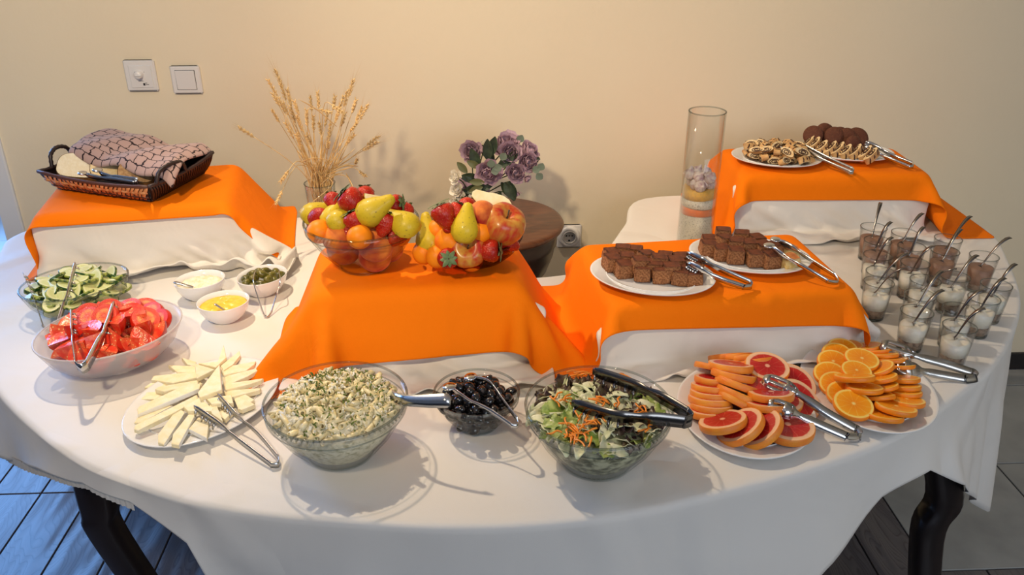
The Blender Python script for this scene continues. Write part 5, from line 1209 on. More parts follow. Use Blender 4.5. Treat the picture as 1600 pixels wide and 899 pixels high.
tongs('steel tongs standing in the tomato bowl, wide bend towards the camera', P(128, 578, TZ + .092), pz([(120, 572, 90), (116, 545, 100), (113, 515, 108), (112, 485, 118)]), pz([(136, 572, 88), (150, 545, 96), (165, 515, 104), (179, 473, 118)]), m_steel, .024, 'teeth', .018, tdir=(.7, .3, -.4), side=(0, -.25, 1), hl=.5, tl=.008)
tongs('toothed steel tongs in the cucumber bowl, behind the tomato bowl', P(82, 520, TZ + .022), pz([(68, 512, 24), (60, 487, 50), (48, 455, 80), (36, 427, 108)]), pz([(90, 510, 24), (97, 486, 50), (107, 455, 80), (118, 411, 114)]), m_steel2, .014, 'teeth', .015, tdir=(.7, .1, -.5), side=(0, -.2, 1), hl=.55, tl=.009)
tongs('small bright steel tongs lying across the black olive bowl', P(808, 664, TZ + .070), pz([(808, 655, 74), (785, 625, 84), (765, 598, 92), (740, 590, 92)]), pz([(800, 666, 72), (765, 642, 82), (730, 624, 90), (706, 607, 94)]), m_steel, .009, 'spoon', .009)
tongs('large dark steel toothed tongs lying across the mixed salad bowl', P(1073, 657, TZ + .112), pz([(1074, 646, 116), (1030, 620, 128), (985, 600, 132), (926, 580, 134)]), pz([(1072, 660, 112), (1010, 653, 124), (960, 650, 126), (893, 630, 128)]), m_steeld, .023, 'teeth', .022, tdir=(-.2, -.35, -.8), hl=.55, tl=.014)
tongs('slotted steel tongs on the grapefruit plate, bend on the tablecloth', P(1336, 680, TZ + .010), pz([(1338, 672, 12), (1290, 645, 34), (1245, 615, 56), (1192, 592, 66)]), pz([(1325, 684, 11), (1275, 662, 30), (1240, 646, 48), (1200, 632, 58)]), m_steel, .017, 'slot', .026, side=(.2, .6, .75), hside=(.3, .6, .7), hl=.36)
tongs('slotted steel tongs between the orange plate and the dessert glasses', P(1520, 590, TZ + .008), pz([(1520, 583, 12), (1480, 570, 22), (1430, 556, 36), (1376, 538, 44)]), pz([(1510, 593, 8), (1460, 584, 16), (1425, 576, 30), (1402, 572, 34)]), m_steel2, .017, 'slot', .028, side=(.1, .65, .75), hside=(.2, .8, .55), hl=.36)
tongs('steel tongs on the left brownie plate, bend on orange cloth', P(1170, 446, SC + .012), [P(1172, 441, SC + .014), P(1135, 425, SC + .03), P(1100, 408, SC + .046), P(1073, 396, SC + .050)], [P(1163, 449, SC + .010), P(1125, 436, SC + .03), P(1100, 424, SC + .044), P(1072, 412, SC + .046)], m_steel, .012, 'teeth', .017, tdir=(-.4, -.2, -.7), hl=.36, tl=.007)
tongs('steel tongs on the right brownie plate, bend on orange cloth', P(1303, 438, SC + .010), [P(1304, 430, SC + .012), P(1265, 405, SC + .03), P(1235, 385, SC + .046), P(1216, 376, SC + .052)], [P(1294, 440, SC + .010), P(1260, 420, SC + .03), P(1225, 400, SC + .045), P(1205, 386, SC + .052)], m_steel, .009, 'spoon', .012)
tongs('closed steel tongs lying between the two pastry plates', P(1330, 267, SD + .012), [P(1331, 264, SD + .014), P(1300, 250, SD + .026), P(1275, 237, SD + .036), P(1252, 224, SD + .046)], [P(1328, 269, SD + .010), P(1296, 255, SD + .020), P(1272, 243, SD + .028), P(1252, 228, SD + .034)], m_steel2, .012, 'none')
tongs('steel tongs at the right end of the chocolate rounds plate', P(1423, 259, SD + .012), [P(1424, 255, SD + .016), P(1395, 243, SD + .028), P(1370, 230, SD + .040), P(1352, 222, SD + .050)], [P(1420, 261, SD + .010), P(1390, 248, SD + .022), P(1368, 238, SD + .034), P(1350, 230, SD + .042)], m_steel, .011, 'teeth', .014, tdir=(-.6, -.1, -.5), hl=.36, tl=.006)
tongs('thin wire tongs in the pickle bowl, bend on the tablecloth', P(417, 494, TZ + .006), pz([(413, 493, 8), (404, 468, 30), (396, 440, 58), (399, 424, 60)]), pz([(424, 488, 8), (432, 462, 30), (438, 440, 54), (436, 424, 58)]), m_steel, .004, 'none', th=.002)
def serving_spoon(label, pts, w, bowl, m, hole=False, name='serving_spoon'):
    o0 = Vector(pts[0]); t = empty(name, o0, 0, label, 'spoon'); sp = spline([Vector(p) - o0 for p in pts], 6); n = len(sp)
    ws = [w * (.55 + .45 * (i / (n - 1))) for i in range(n)]; ws[-1] = w * .55
    d = (sp[-1] - sp[0]).normalized(); sd = Vector((0, .62, .78)) if hole else d.cross(Vector((0, 0, 1))); sd = (sd - d * sd.dot(d)).normalized()
    link('handle', new_mesh('handle', *ribbon_vf(sp, ws, .0016, tuple(sd)), m), t)
    if bowl:
        nrm_ = sd.cross(d); M3 = Matrix((d, -sd, Vector(nrm_) * (1 if nrm_.z > 0 else -1))).transposed(); V, Fc = lathe_vf([(1, 0), (.97, -.003), (.7, -.2), (.35, -.32), (0, -.36)], 20)
        link('spoon_bowl', new_mesh('spoon_bowl', [(x * bowl, y * bowl * .72, z * bowl) for x, y, z in V], Fc, m), t, -d * bowl * .9, M3)
    if hole: link('hanging_hole', new_mesh('hole', *sphere_vf(.0032, .005, .0014, 12, 6), m_hole), t, sp[-1] - d * .010 + Vector((0, 0, .0006)), orient(sd.cross(d)))
    return t
serving_spoon('steel serving spoon stuck into the pasta salad, handle pointing right', [P(604, 610, TZ + .100), P(625, 624, TZ + .112), P(660, 627, TZ + .120), P(704, 626, TZ + .128)], .024, .026, m_steel, True)
serving_spoon('steel butter spreader in the grated cheese dip bowl', [P(302, 449, TZ + .045), P(290, 446, TZ + .050), P(272, 441, TZ + .055)], .011, 0, m_steel2, name='spreader')
serving_spoon('small steel spoon sunk in the yellow mustard', [P(352, 485, TZ + .036), P(345, 481, TZ + .046), P(335, 475, TZ + .055)], .010, 0, m_steel2, name='small_spoon')

# ================================================================== TALL LAYERED VASE WITH GARLIC
VC = (0.565, 2.012); VR = .0455
z_at = lambda py: PW(1085, py, VC[1] - VR * .6).z
z1, z2, z3, z4, z5 = z_at(338), z_at(326), z_at(313), z_at(300), z_at(291)
vt = empty('glass_cylinder_vase', (*VC, TZ + .001), 0, 'tall clear glass cylinder vase filled with coloured layers and garlic', 'vase')
HV = 1.093 - TZ
link('cylinder', new_mesh('cyl', *lathe_vf([(0, .001), (VR, .001), (VR, HV), (VR - .0025, HV), (VR - .0025, .004), (0, .004)], 64), m_glass), vt)
link('rim', new_mesh('vrim', *tube_vf([((VR - .0012) * math.cos(a * math.pi / 36), (VR - .0012) * math.sin(a * math.pi / 36), HV) for a in range(73)], .0017, 8, False), m_rim), vt)
m_grain = mat('speckled_white_grain', (0.82, 0.78, 0.66), 0.7, c2=(.30, .27, .20), nscale=330, npos=(.55, .68), bump=1.0, bscale=420)
m_orl = mat('orange_lentils', (0.92, 0.22, 0.04), 0.6, c2=(.85, .22, .06), nscale=250, bump=.5, bscale=500)
m_yel = mat('yellow_corn_grits', (0.82, 0.46, 0.05), 0.6, c2=(.62, .36, .07), nscale=250, bump=.6, bscale=500)
def layer(name, za, zb, m, label):
    r = VR - .003; V, Fc = lathe_vf([(0, za - TZ), (r, za - TZ), (r, zb - TZ), (r * .7, zb - TZ + .001), (0, zb - TZ)], 48, fn=lambda x, y, z, a, rr: (x, y, z + (.0016 * math.sin(a * 2 + za * 90) if rr > r * .5 and .03 < z else 0)))
    tag(link(name, new_mesh(name, V, Fc, m), None, (*VC, TZ + .001)), label, 'grain', kind='stuff')
layer('rice', TZ + .005, z1, m_grain, 'thick bottom layer of speckled white rice in the cylinder vase'); layer('red_lentils', z1, z2, m_orl, 'thin orange lentil layer in the cylinder vase')
layer('rice', z2, z3, m_grain, 'upper layer of speckled white rice in the cylinder vase'); layer('corn_grits', z3, z4, m_yel, 'yellow corn grits layer below the garlic in the vase')
m_garlic = mat('garlic_skin', (0.72, 0.64, 0.60), 0.5, c2=(.42, .25, .30), nscale=45, npos=(.4, .7), bump=.5, bscale=250, aniso=(3, 3, .6), rnd=.15)
gf = [(0, -.010), (.006, -.011), (.0125, -.007), (.0155, .000), (.013, .007), (.007, .012), (.0035, .016), (.003, .021), (0, .022)]
gm = new_mesh('garlic_bulb', *lathe_vf(gf, 40, fn=lambda x, y, z, a, r: (x * (1 + .09 * abs(math.cos(4 * a))), y * (1 + .09 * abs(math.cos(4 * a))), z)), m_garlic)
rg = random.Random(3); k = 0; gp = []; gbs = []
for _ in range(3000):
    a = rg.uniform(0, 6.28); r = .0285 * math.sqrt(rg.random()); z = z4 + rg.uniform(.010, .050 - r * .5); q = (VC[0] + r * math.cos(a), VC[1] + r * math.sin(a), z)
    if all(sum((q[i] - p[i]) ** 2 for i in range(3)) > .0205 ** 2 for p in gp): gp.append(q); o = link('garlic_bulb', gm, None, q, tilt(rg.uniform(0, 360), rg.uniform(0, 80), rg.uniform(0, 6)), rg.uniform(.8, 1.05)); tag(o, 'x', 'garlic', 'garlic bulbs in the tall vase'); gbs.append(o)
place_labels(gbs, 'pinkish white garlic bulb in the tall vase, {}', ('upper row', 'middle row', 'lower row'))

# ================================================================== WHEAT IN A GLASS VASE
m_straw_ = mat('dry_straw', (0.76, 0.54, 0.25), 0.6, c2=(.60, .38, .14), nscale=60, rnd=.22)
WC = (-0.405, 2.13); wv = empty('glass_vase', (*WC, TZ + .001), 0, 'clear glass vase behind the fruit bowl holding dried wheat', 'vase')
link('cylinder', new_mesh('wv', *lathe_vf([(0, .001), (.032, .001), (.034, .06), (.040, .145), (.0385, .145), (.0325, .06), (.030, .004), (0, .004)], 48), m_glass), wv)
link('rim', new_mesh('wvr', *tube_vf([(.0395 * math.cos(a * math.pi / 24), .0395 * math.sin(a * math.pi / 24), .145) for a in range(49)], .0014, 8, False), m_rim), wv)
def ear_mesh(L_, seed, awn=.03):
    rg = random.Random(seed); mb = MB()
    for k in range(16):
        z = L_ * k / 16; a = (k % 2) * math.pi + rg.uniform(-.5, .5) + (k % 4 > 1) * 1.2; d = Vector((math.cos(a), math.sin(a), 1.5)).normalized(); q = orient(d)
        V, Fc = sphere_vf(.0019, .0016, .0052, 6, 5); o = Vector((math.cos(a) * .0022, math.sin(a) * .0022, z)); mb.add([tuple(q @ Vector(v) + o) for v in V], Fc)
        s = Vector((-math.sin(a), math.cos(a), 0)) * .00028; e = o + Vector((math.cos(a) * .3, math.sin(a) * .3, 1.2)).normalized() * awn * rg.uniform(.7, 1.3); mb.add([tuple(o + s), tuple(o - s), tuple(e)], [(0, 1, 2)]); mb.add([tuple(o + s.cross(Vector((0, 0, 1)))), tuple(o - s.cross(Vector((0, 0, 1)))), tuple(e)], [(0, 1, 2)])
    return mb.mesh('ear', m_straw_, True)
ears = [ear_mesh(.042, 1), ear_mesh(.036, 2, .022), ear_mesh(.046, 3, .045)]
#     tip pixel (where the ear begins), depth, optional bend pixel
WT = [((432, 147), 2.10, None), ((436, 165), 2.14, None), ((441, 135), 2.18, None), ((446, 155), 2.12, None), ((450, 178), 2.08, None), ((455, 165), 2.2, None), ((461, 190), 2.15, None), ((466, 178), 2.1, None), ((473, 205), 2.12, None), ((480, 196), 2.18, None),
      ((487, 172), 2.2, None), ((490, 205), 2.12, None), ((498, 168), 2.16, None), ((502, 210), 2.1, None), ((508, 196), 2.2, None), ((514, 215), 2.12, None), ((520, 170), 2.15, None), ((524, 190), 2.08, None), ((529, 172), 2.2, None), ((534, 196), 2.12, None),
      ((545, 150), 2.14, None), ((538, 165), 2.1, None), ((550, 175), 2.16, None), ((556, 190), 2.12, None), ((563, 185), 2.18, None), ((548, 205), 2.08, None), ((568, 235), 2.12, None), ((575, 226), 2.1, None), ((470, 225), 2.1, None), ((458, 215), 2.15, None),
      ((395, 213), 2.06, (450, 250)), ((500, 172), 2.08, (478, 180)), ((520, 165), 2.06, (505, 170)), ((450, 268), 2.04, (468, 252)), ((440, 300), 2.02, (466, 258)), ((556, 255), 2.05, (548, 262)), ((562, 268), 2.03, (545, 262)), ((486, 318), 1.99, (520, 288)), ((555, 300), 2.0, (540, 275)), ((445, 175), 2.2, None), ((436, 190), 2.12, None), ((486, 225), 2.06, None), ((541, 225), 2.05, None), ((512, 232), 2.04, None)]
rg = random.Random(17); wobs = []
for i, (tp, dy, bend) in enumerate(WT):
    T = PW(tp[0], tp[1], dy); a = rg.uniform(0, 6.28); r = rg.uniform(0, .024); B0 = Vector((WC[0] + r * math.cos(a), WC[1] + r * math.sin(a), TZ + .012))
    N0 = Vector((WC[0] + .022 * math.cos(a + 2.5) * rg.random() + (T.x - WC[0]) * .12, WC[1] + .02 * math.sin(a + 2.5) * rg.random(), TZ + .150))
    if bend: mid = PW(bend[0], bend[1], (dy + WC[1]) / 2); pts = [B0, N0, mid, T]
    else: mid = N0.lerp(T, .5) + Vector((rg.uniform(-.006, .006), rg.uniform(-.01, .01), .004)); pts = [B0, N0, mid, T]
    sp = [p - B0 for p in spline(pts, 5)]; o = link('wheat_stalk', new_mesh('stalk', *tube_vf(sp, [.0013 - .0005 * k / len(sp) for k in range(len(sp))], 5), m_straw_), None, B0)
    d = (sp[-1] - sp[-3]).normalized(); link('ear', ears[i % 3], o, sp[-1], orient(d, i))
    tag(o, 'x', 'wheat', 'dried wheat stalks in the vase'); o['tipx'] = tp[0]; wobs.append((tp, bend, o))
for tp, bend, o in wobs:
    del o['tipx']
    side_ = 'left part' if tp[0] < 480 else ('middle' if tp[0] < 530 else 'right part')
    o['label'] = {(395, 213): 'dried wheat stalk reaching farthest left, almost level', (486, 318): 'dried wheat stalk drooping over the left rim of the fruit bowl', (562, 268): 'dried wheat stalk drooping lowest at the right of the bunch', (440, 300): 'broken wheat stalk hanging lowest at the left of the bunch'}.get(tp, 'dried straw coloured wheat stalk in the %s of the bunch' % side_)
    o['group'] = 'dried wheat stalks, ' + side_
wobs = None
sobs2 = []
for i in range(34):
    px, py, dy = rg.uniform(462, 556), rg.uniform(205, 262), rg.uniform(2.05, 2.17); T = PW(px, py, dy); a = rg.uniform(0, 6.28); r = rg.uniform(0, .024); B0 = Vector((WC[0] + r * math.cos(a), WC[1] + r * math.sin(a), TZ + .012))
    N0 = Vector((WC[0] + .02 * math.cos(a) + (T.x - WC[0]) * .15, WC[1] + .015 * math.sin(a), TZ + .15)); sp = [p - B0 for p in spline([B0, N0, T], 5)]
    o = link('straw_stem', new_mesh('stem', *tube_vf(sp, [.0015 - .0008 * k / len(sp) for k in range(len(sp))], 5), m_straw_), None, B0); tag(o, 'bare broken straw stem inside the wheat bunch, shorter than the stalks', 'wheat', 'bare straw stems in the vase')
lf = []
for (x0, y0, x1, y1, w) in ((466, 155, 526, 198, .004), (518, 268, 560, 260, .005), (512, 250, 468, 254, .003), (540, 270, 553, 302, .004), (500, 290, 536, 270, .004)):
    A = PW(x0, y0, 2.05); B = PW(x1, y1, 2.08); pts = spline([A, A.lerp(B, .5) + Vector((0, 0, .008)), B], 5); o = link('wheat_leaf', new_mesh('leaf', *ribbon_vf([p - A for p in pts], [w * math.sin(math.pi * (k + .6) / (len(pts) + .4)) for k in range(len(pts))], .0004, (0, -.5, 1)), m_straw_), None, A); tag(o, 'x', 'wheat', 'dry wheat leaves'); lf.append(o)
place_labels(lf, 'dry curled straw leaf among the wheat stalks, {} of the leaves', ('upper row', 'lower row'))

# ================================================================== FLOWERS ON THE ROUND TABLE
m_lav = mat('mauve_petal', (0.36, 0.20, 0.30), 0.6, c2=(0.62, 0.46, 0.50), nscale=38, npos=(.35, .65), rnd=.12, bump=.2, bscale=200)
m_wpet = mat('ivory_petal', (0.82, 0.77, 0.66), 0.6, rnd=.06)
m_dkleaf = mat('dark_leaf', (0.022, 0.040, 0.022), 0.45, c2=(.05, .08, .04), nscale=60, rnd=.2)
m_euc = mat('grey_green_leaf', (0.16, 0.21, 0.15), 0.55, rnd=.15)
m_wrap = mat('mauve_vase', (0.33, 0.20, 0.30), 0.35, c2=(.42, .28, .38), nscale=20, sheen=.3)
def bloom_mesh(R, seed, m, n=30):
    rg = random.Random(seed); mb = MB()
    for k in range(n):
        u = (k + .5) / n; a = k * 2.39996 + rg.uniform(-.2, .2); open_ = -.25 + 1.25 * u; L_ = R * (.62 + .35 * u); V = []; half = 1.05 - .35 * u
        for i in range(6):
            s = i / 5; q = R * (.10 + .50 * u); bulge = math.sin(math.pi * s * .8) * R * .30
            rr0 = q * (.25 + .75 * min(1, s * 2)) + bulge * .5 + max(0, s - .6) * L_ * math.sin(max(0, open_)) * 1.1; up = -.55 * R * (.3 + .7 * u) + s * L_ * math.cos(max(0, open_) * .9) + (.10 * R * math.sin(seed + k * 2.1) if s > .5 else 0)
            wd = half * math.sin(math.pi * (.18 + .62 * s)) ** .7
            for j in range(5):
                t = (j / 4 - .5) * 2; th = a + t * wd; rr = rr0 * (1 - .10 * t * t) + (.05 * R * math.sin(t * 5 + k) * s); V.append((rr * math.cos(th), rr * math.sin(th), up - .12 * R * t * t * s))
        mb.add(V, [(i * 5 + j, i * 5 + j + 1, i * 5 + j + 6, i * 5 + j + 5) for i in range(5) for j in range(4)])
    return mb.mesh('bloom', m)
bl = [bloom_mesh(1, k, m_lav, 26) for k in range(3)]; bud = bloom_mesh(1, 8, m_lav, 12); wb = bloom_mesh(1, 5, m_wpet, 14)
def flat_leaf(L_, W, m, fold=.25):
    V = []; nu = 8
    for i in range(nu):
        s = i / (nu - 1); w = W * math.sin(math.pi * min(1, s * .94 + .03)) ** .8
        for t in (-1, -.5, 0, .5, 1): V.append((s * L_, t * w, fold * W * abs(t) - .35 * L_ * s * s * .4))
    return new_mesh('leaf', V, [(i * 5 + j, (i + 1) * 5 + j, (i + 1) * 5 + j + 1, i * 5 + j + 1) for i in range(nu - 1) for j in range(4)], m)
leafd = flat_leaf(.058, .014, m_dkleaf); leafe = flat_leaf(.022, .011, m_euc, .1); leafo = flat_leaf(.040, .010, mat('olive_leaf', (.13, .14, .05), .5), .2)
FC = (-0.005, 2.255)
fv = empty('flower_vase', (FC[0], FC[1], .72), 0, 'mauve crumpled satin vase on the round table holding the roses', 'vase')
zt_ = PW(772, 292, 2.24).z - .72
V, Fc = lathe_vf([(0, .002), (.034, .002), (.036, .02), (.031, zt_ * .45), (.030, zt_ * .7), (.040, zt_ * .9), (.052, zt_ * 1.02), (.047, zt_ * 1.0), (.028, zt_ * .75), (.026, .3 * zt_), (0, .01)], 48, fn=lambda x, y, z, a, r: (x * (1 + .09 * math.sin(a * 7 + z * 60) * min(1, z / .05)), y * (1 + .09 * math.sin(a * 7 + z * 60) * min(1, z / .05)), z + (.012 * math.sin(a * 3 + 1) if z > zt_ * .85 else 0)))
link('vase_body', new_mesh('vase_body', V, Fc, m_wrap), fv)
FL = [(737, 237, 17, 2.24, bl[0], 'mauve rose', (-.3, -.8, .4), 'full mauve rose at the far left top of the bouquet'), (792, 226, 21, 2.27, bl[1], 'x', (0, -.6, .8), 'large mauve rose at the very top of the bouquet'), (797, 238, 16, 2.22, bl[2], 'x', (.1, -.9, .3), 'mauve rose just below the topmost rose'),
      (763, 270, 19, 2.18, bl[2], 'x', (-.1, -.95, .3), 'mauve rose in the centre front of the bouquet'), (806, 270, 15, 2.20, bl[0], 'x', (.1, -.95, .2), 'mauve rose at lower right with a bud beside it'), (827, 237, 17, 2.25, bl[1], 'x', (.5, -.5, .7), 'mauve rose at upper right edge of the bouquet'), (825, 253, 15, 2.22, bl[0], 'x', (.4, -.85, .2), 'mauve rose below the upper right one')]
BD = [(824, 279, 8, 2.20, bud, (.5, -.5, -.3), 'small mauve bud at the right beside the lower rose'), (806, 303, 8.5, 2.20, bud, (.1, -.4, -.8), 'small mauve bud hanging lowest at the right'), (758, 224, 7, 2.27, wb, (0, -.3, .9), 'small greenish white bud at top left of the bouquet')]
WH = [(711, 277, 11, 2.22, 'ivory rose at the far left of the bouquet'), (714, 297, 11, 2.20, 'ivory rose below the far left one'), (720, 307, 8, 2.19, 'small ivory rose beside the lower left leaves'), (733, 314, 9, 2.19, 'ivory rose nearest the left of the mauve vase'), (708, 315, 6, 2.2, 'small ivory bud at the lower far left'), (718, 323, 7, 2.18, 'lowest ivory rose just above the strawberries')]
m_stemg = mat('green_stem', (.05, .09, .03), .6); base = Vector((FC[0], FC[1], .72 + zt_ * .6))
def flower(px, py, rp, y, me, nd, lab, grp, nm):
    c = PW(px, py, y); R = 1.22 * rp / F * math.sqrt(y * y + .5); o = link(nm, None, None, c) if 0 else bpy.data.objects.new(nm, None); COL.objects.link(o); o.location = c; tag(o, lab, 'flower', grp)
    link('bloom', me, o, (0, 0, 0), orient(nd, px), R); b = base - c; link('stem', new_mesh('stem', *tube_vf([Vector((0, 0, 0)) + Vector(nd).normalized() * -R * .3, b * .4 + Vector((0, .01, .01)), b], .0018, 6), m_stemg), o); return o
for px, py, rp, y, me, _, nd, lab in FL: flower(px, py, rp, y, me, nd, lab, 'mauve roses', 'rose')
for px, py, rp, y, me, nd, lab in BD: flower(px, py, rp, y, me, nd, lab, 'rose buds', 'rose_bud')
for px, py, rp, y, lab in WH: flower(px, py, rp, 2.15, wb, (-.5, -.7, .4), lab, 'ivory roses', 'white_rose')
LV = [(762, 250, 90, 2.21, 'd'), (765, 245, 75, 2.22, 'd'), (778, 262, 40, 2.21, 'd'), (790, 262, 60, 2.22, 'd'), (800, 262, 100, 2.24, 'd'), (748, 262, 110, 2.21, 'd'), (748, 285, 160, 2.19, 'd'), (745, 292, 190, 2.19, 'd'), (740, 280, 170, 2.2, 'd'), (788, 285, -60, 2.18, 'd'), (795, 283, -75, 2.19, 'd'), (783, 285, -50, 2.2, 'd'), (735, 300, 210, 2.2, 'd'), (752, 300, 230, 2.2, 'd'), (760, 285, 200, 2.2, 'd'), (812, 258, 20, 2.24, 'd'), (770, 300, 250, 2.21, 'd'), (750, 305, 255, 2.2, 'd'), (772, 250, 130, 2.25, 'd'), (738, 262, 150, 2.2, 'o'), (745, 285, 175, 2.17, 'o'), (742, 292, 200, 2.17, 'o'), (730, 270, 130, 2.2, 'o'), (728, 318, 190, 2.19, 'o'),
      (768, 262, 95, 2.15, 'e'), (772, 264, 20, 2.15, 'e'), (768, 266, 190, 2.15, 'e'), (783, 250, 60, 2.18, 'e'), (832, 268, 30, 2.2, 'e'), (838, 272, -40, 2.2, 'e'), (842, 266, 60, 2.2, 'e'), (810, 222, 60, 2.27, 'e')]
lobs = []
for px, py, an, y, k in LV:
    if 140 < an < 260: px += 12
    c = PW(px, py, y); a = math.radians(an); x = Vector((math.cos(a), -.15, math.sin(a))).normalized(); z = Vector((0, -1, .15)); z = (z - x * z.dot(x)).normalized(); o = link('leaf_sprig', {'d': leafd, 'o': leafo, 'e': leafe}[k], None, c, Matrix((x, z.cross(x), z)).transposed()); tag(o, 'x', 'leaf', 'leaves of the bouquet'); lobs.append(o)
place_labels(lobs, 'leaf among the roses of the bouquet, {}', ('top row', 'second row', 'third row', 'bottom row'))

# ================================================================== BREAD BASKET
m_wick = mat('dark_wicker', (0.028, 0.014, 0.014), 0.45, rnd=.3); m_tan = mat('tan_wicker', (0.66, 0.30, 0.13), 0.5, rnd=.15); m_mid = mat('brown_wicker', (0.10, 0.04, 0.03), .5, rnd=.2)
bb = [P(93, 294, SA + .002), P(236, 314, SA + .002), P(318, 270, SA + .002), P(170, 258, SA + .002)]
br = [P(59, 268, SA + .058), P(231, 292, SA + .052), P(333, 238, SA + .072), P(140, 228, SA + .066)]
o0 = sum(bb, Vector()) / 4; bk = empty('bread_basket', (o0.x, o0.y, SA + .001), 0, 'dark wicker bread basket with tan woven front on orange cloth', 'basket'); O0 = Vector((o0.x, o0.y, SA + .001))
bb = [p - O0 for p in bb]; br = [p - O0 for p in br]
def patch(i, u, v, off=0.0):
    j = (i + 1) % 4; a = bb[i].lerp(bb[j], u); b = br[i].lerp(br[j], u); sag = -.010 * 4 * u * (1 - u) * v; p = a.lerp(b, v) + Vector((0, 0, sag)); n = (bb[j] - bb[i]).cross(Vector((0, 0, 1))).normalized(); p += n * (.006 * math.sin(math.pi * v)); return p + n * off
link('base', new_mesh('base', [tuple(p) for p in bb] + [tuple(p + Vector((0, 0, .004))) for p in bb], [(3, 2, 1, 0), (4, 5, 6, 7)] + [(i, (i + 1) % 4, 4 + (i + 1) % 4, 4 + i) for i in range(4)], m_wick, False), bk)
for i in range(4):
    V = [tuple(patch(i, u / 12, v / 4, o)) for o in (0, -.002) for u in range(13) for v in range(5)]; Fc = []
    for u in range(12):
        for v in range(4): k = u * 5 + v; Fc.append((k, k + 5, k + 6, k + 1)); Fc.append((65 + k + 1, 65 + k + 6, 65 + k + 5, 65 + k))
    w_ = link('side_panel', new_mesh('side_panel', V, Fc, m_wick), bk)
    if i in (0,):
        for k in range(24):
            u0 = .015 + k * .0405; pts = [patch(i, min(.99, max(.01, u0 + .05 * v)), v, .002 + .0015 * math.sin(v * 9 + k)) for v in (0, .2, .4, .6, .8, .98)]; link('weave_slat', new_mesh('slat', *ribbon_vf(pts, .0085 if k % 2 else .0065, .0012, tuple((bb[1] - bb[0]).normalized())), m_tan), w_)
        for v in (.3, .62): link('weave_band', new_mesh('band', *ribbon_vf([patch(i, u / 24, v, .0025 + .0022 * (1 if u % 2 else -1)) for u in range(25)], .006, .001, (0, 0, 1)), m_tan if v > .4 else m_mid), w_)
    else:
        for k in range(26):
            u0 = .02 + k * .038; pts = [patch(i, u0, v, .0018) for v in (0, .25, .5, .75, .98)]; link('wicker_rib', new_mesh('rib', *tube_vf(pts, .0028, 6), m_wick), w_)
    rp = [patch(i, u / 14, 1.0) for u in range(15)]
    link('rim_braid', new_mesh('rim', *tube_vf(rp, [.0042 + .0008 * (k % 2) for k in range(15)], 8), m_wick if i else m_mid), bk)
    link('bottom_edge', new_mesh('edge', *tube_vf([patch(i, u / 8, 0.02, .001) for u in range(9)], .0032, 6), m_wick), bk)
def handle(i, u0, u1, hgt, lean):
    a, b = patch(i, u0, 1), patch(i, u1, 1); n = Vector((lean[0], lean[1], 0)); pts = spline([a, a.lerp(b, .12) + Vector((0, 0, hgt * .75)) + n * .5, a.lerp(b, .5) + Vector((0, 0, hgt)) + n, a.lerp(b, .88) + Vector((0, 0, hgt * .75)) + n * .5, b], 6)
    link('handle', new_mesh('handle', *tube_vf(pts, [.0045 + .0011 * (k % 2) for k in range(len(pts))], 8), m_wick), bk)
handle(3, .35, .75, .040, (-.006, 0)); handle(1, .12, .55, .034, (.004, 0))
# bread
m_crust = mat('bread_crust', (0.50, 0.24, 0.08), .7, c2=(.40, .17, .05), nscale=60); m_white = mat('white_bread', (0.80, 0.70, 0.50), .85, c2=(.86, .78, .60), nscale=90, bump=.8, bscale=260); m_yelb = mat('yellow_bread', (.76, .58, .30), .85, c2=(.84, .70, .44), nscale=90, bump=.8, bscale=260); m_rye = mat('rye_bread', (.40, .25, .12), .9, c2=(.26, .14, .06), nscale=130, bump=1.0, bscale=220)
def bread(label, name, loc, rot, m, w=.058, h=.040, t=.016):
    n = 28; pts = []
    for i in range(n): a = 2 * math.pi * i / n; c, s = math.cos(a), math.sin(a); pts.append((w * math.copysign(abs(c) ** .6, c), h * math.copysign(abs(s) ** (.55 if s < 0 else .8), s)))
    mb = MB(); mb.add([(x, -t / 2, z) for x, z in pts] + [(x * 1.0, t / 2, z) for x, z in pts], [(i, n + i, n + (i + 1) % n, (i + 1) % n) for i in range(n)], 1)
    mb.add([(x * .97, -t / 2 - .0008, z * .97) for x, z in pts], [tuple(range(n))], 0); mb.add([(x * .97, t / 2 + .0008, z * .97) for x, z in pts], [tuple(range(n - 1, -1, -1))], 0)
    o = link(name, mb.mesh(name, [m, m_crust]), None, loc, rot); return tag(o, label, 'bread')
bread('thick slice of white bread at the left of the basket', 'bread_slice', P(124, 262, SA + .052), (R_(-52), R_(8), R_(6)), m_white, .050, .036, .020)
bread('pale yellow bread slice in the middle of the basket', 'bread_slice', P(172, 262, SA + .050), (R_(-55), R_(6), R_(8)), m_yelb, .045, .034)
bread('brown rye bread slice at the right of the basket', 'bread_slice', P(213, 272, SA + .050), (R_(-55), R_(10), R_(14)), m_rye, .042, .032)
bread('dark bread slice hidden behind under the napkin', 'bread_slice', P(240, 246, SA + .045), (R_(-60), R_(5), R_(15)), m_rye, .05, .034)
bread('white bread slice at the back under the napkin', 'bread_slice', P(185, 236, SA + .055), (R_(-60), R_(5), R_(15)), m_white, .05, .036)
tongs('closed steel tongs lying inside the bread basket before the slices', P(212, 284, SA + .050), [P(214, 281, SA + .052), P(190, 278, SA + .056), P(165, 274, SA + .060), P(155, 268, SA + .068)], [P(210, 286, SA + .046), P(180, 281, SA + .052), P(150, 277, SA + .056), P(133, 272, SA + .064)], m_steel, .012, 'spoon', .012)
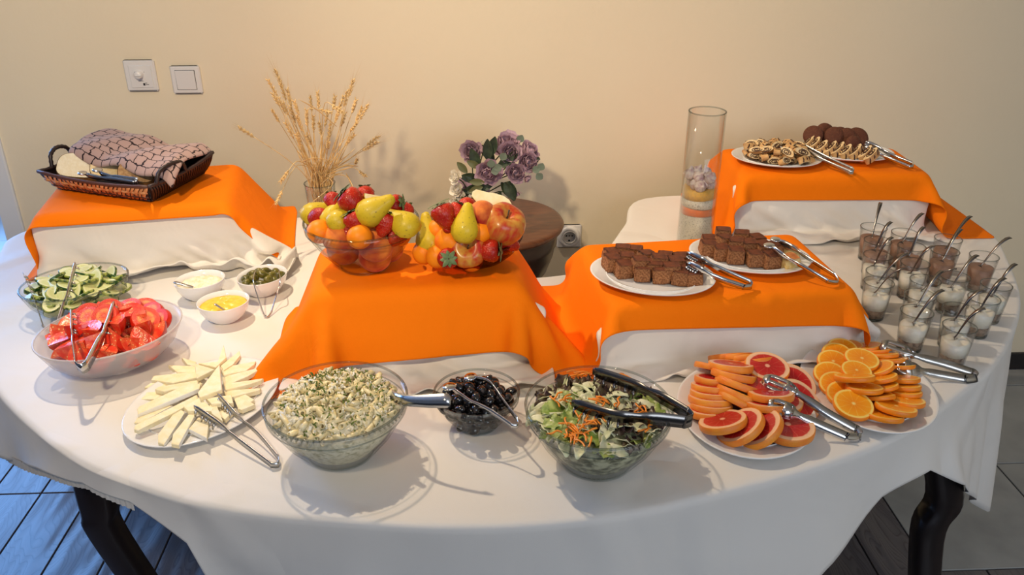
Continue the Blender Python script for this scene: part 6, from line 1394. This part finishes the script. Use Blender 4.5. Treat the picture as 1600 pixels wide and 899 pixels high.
# napkin
def napkin_mat():
    m = cloth_mat('patterned_napkin', (0.40, 0.27, 0.25), .3, 700, .2, .8, .2, 8); nt = m.node_tree; n = nt.nodes; L = nt.links; b = n['Principled BSDF']
    tc = n.new('ShaderNodeTexCoord'); nz = n.new('ShaderNodeTexNoise'); nz.inputs['Scale'].default_value = 16; nz.inputs['Detail'].default_value = 1; L.new(tc.outputs['UV'], nz.inputs['Vector'])
    mx = n.new('ShaderNodeMix'); mx.data_type = 'VECTOR'; mx.inputs['Factor'].default_value = .06; L.new(tc.outputs['UV'], mx.inputs[4]); L.new(nz.outputs['Color'], mx.inputs[5])
    br_ = n.new('ShaderNodeTexBrick'); br_.inputs['Scale'].default_value = 1; br_.inputs['Brick Width'].default_value = .105; br_.inputs['Row Height'].default_value = .115; br_.inputs['Mortar Size'].default_value = .0062; br_.inputs['Mortar Smooth'].default_value = .2
    br_.inputs['Color1'].default_value = br_.inputs['Color2'].default_value = (.42, .285, .26, 1); br_.inputs['Mortar'].default_value = (.022, .010, .012, 1); L.new(mx.outputs[1], br_.inputs['Vector']); L.new(br_.outputs['Color'], b.inputs['Base Color']); return m
A, B, C_, D_ = P(166, 201, SA + .108), P(331, 225, SA + .090), P(262, 272, SA + .074), P(100, 228, SA + .100)
nu, nv = 34, 22; V = []; UV = []; Fc = []
for i in range(nu + 1):
    for j in range(nv + 1):
        u, v = i / nu, j / nv; p = A.lerp(B, u).lerp(D_.lerp(C_, u), v); z = .010 * math.sin(u * 7 + v * 3) * (1 - v * .5) + .006 * math.sin(u * 15 + 1 + v * 6) + .014 * math.sin(math.pi * v) * (.4 + .6 * u) - .006
        if v > .86: z -= (v - .86) ** 2 * .9
        if u > .93: z -= (u - .93) * .22
        off = Vector((.006 * math.sin(v * 9), -.004 * math.sin(u * 11) * v - (.012 * max(0, .14 - abs(v - .93)) if 0 else 0), z)); V.append(p + off); UV.append((u * 1.3, v * .9))
for i in range(nu):
    for j in range(nv): Fc.append((i * (nv + 1) + j, i * (nv + 1) + j + 1, (i + 1) * (nv + 1) + j + 1, (i + 1) * (nv + 1) + j))
me = new_mesh('napkin', V, Fc, napkin_mat()); uv = me.uv_layers.new(name='UVMap')
for l in me.loops: uv.data[l.index].uv = UV[l.vertex_index]
o = link('napkin', me); tag(o, 'mauve brown napkin with dark net pattern covering the bread basket', 'napkin'); s_ = o.modifiers.new('t', 'SOLIDIFY'); s_.thickness = .008; s_.offset = -1; subsurf(o, 1)
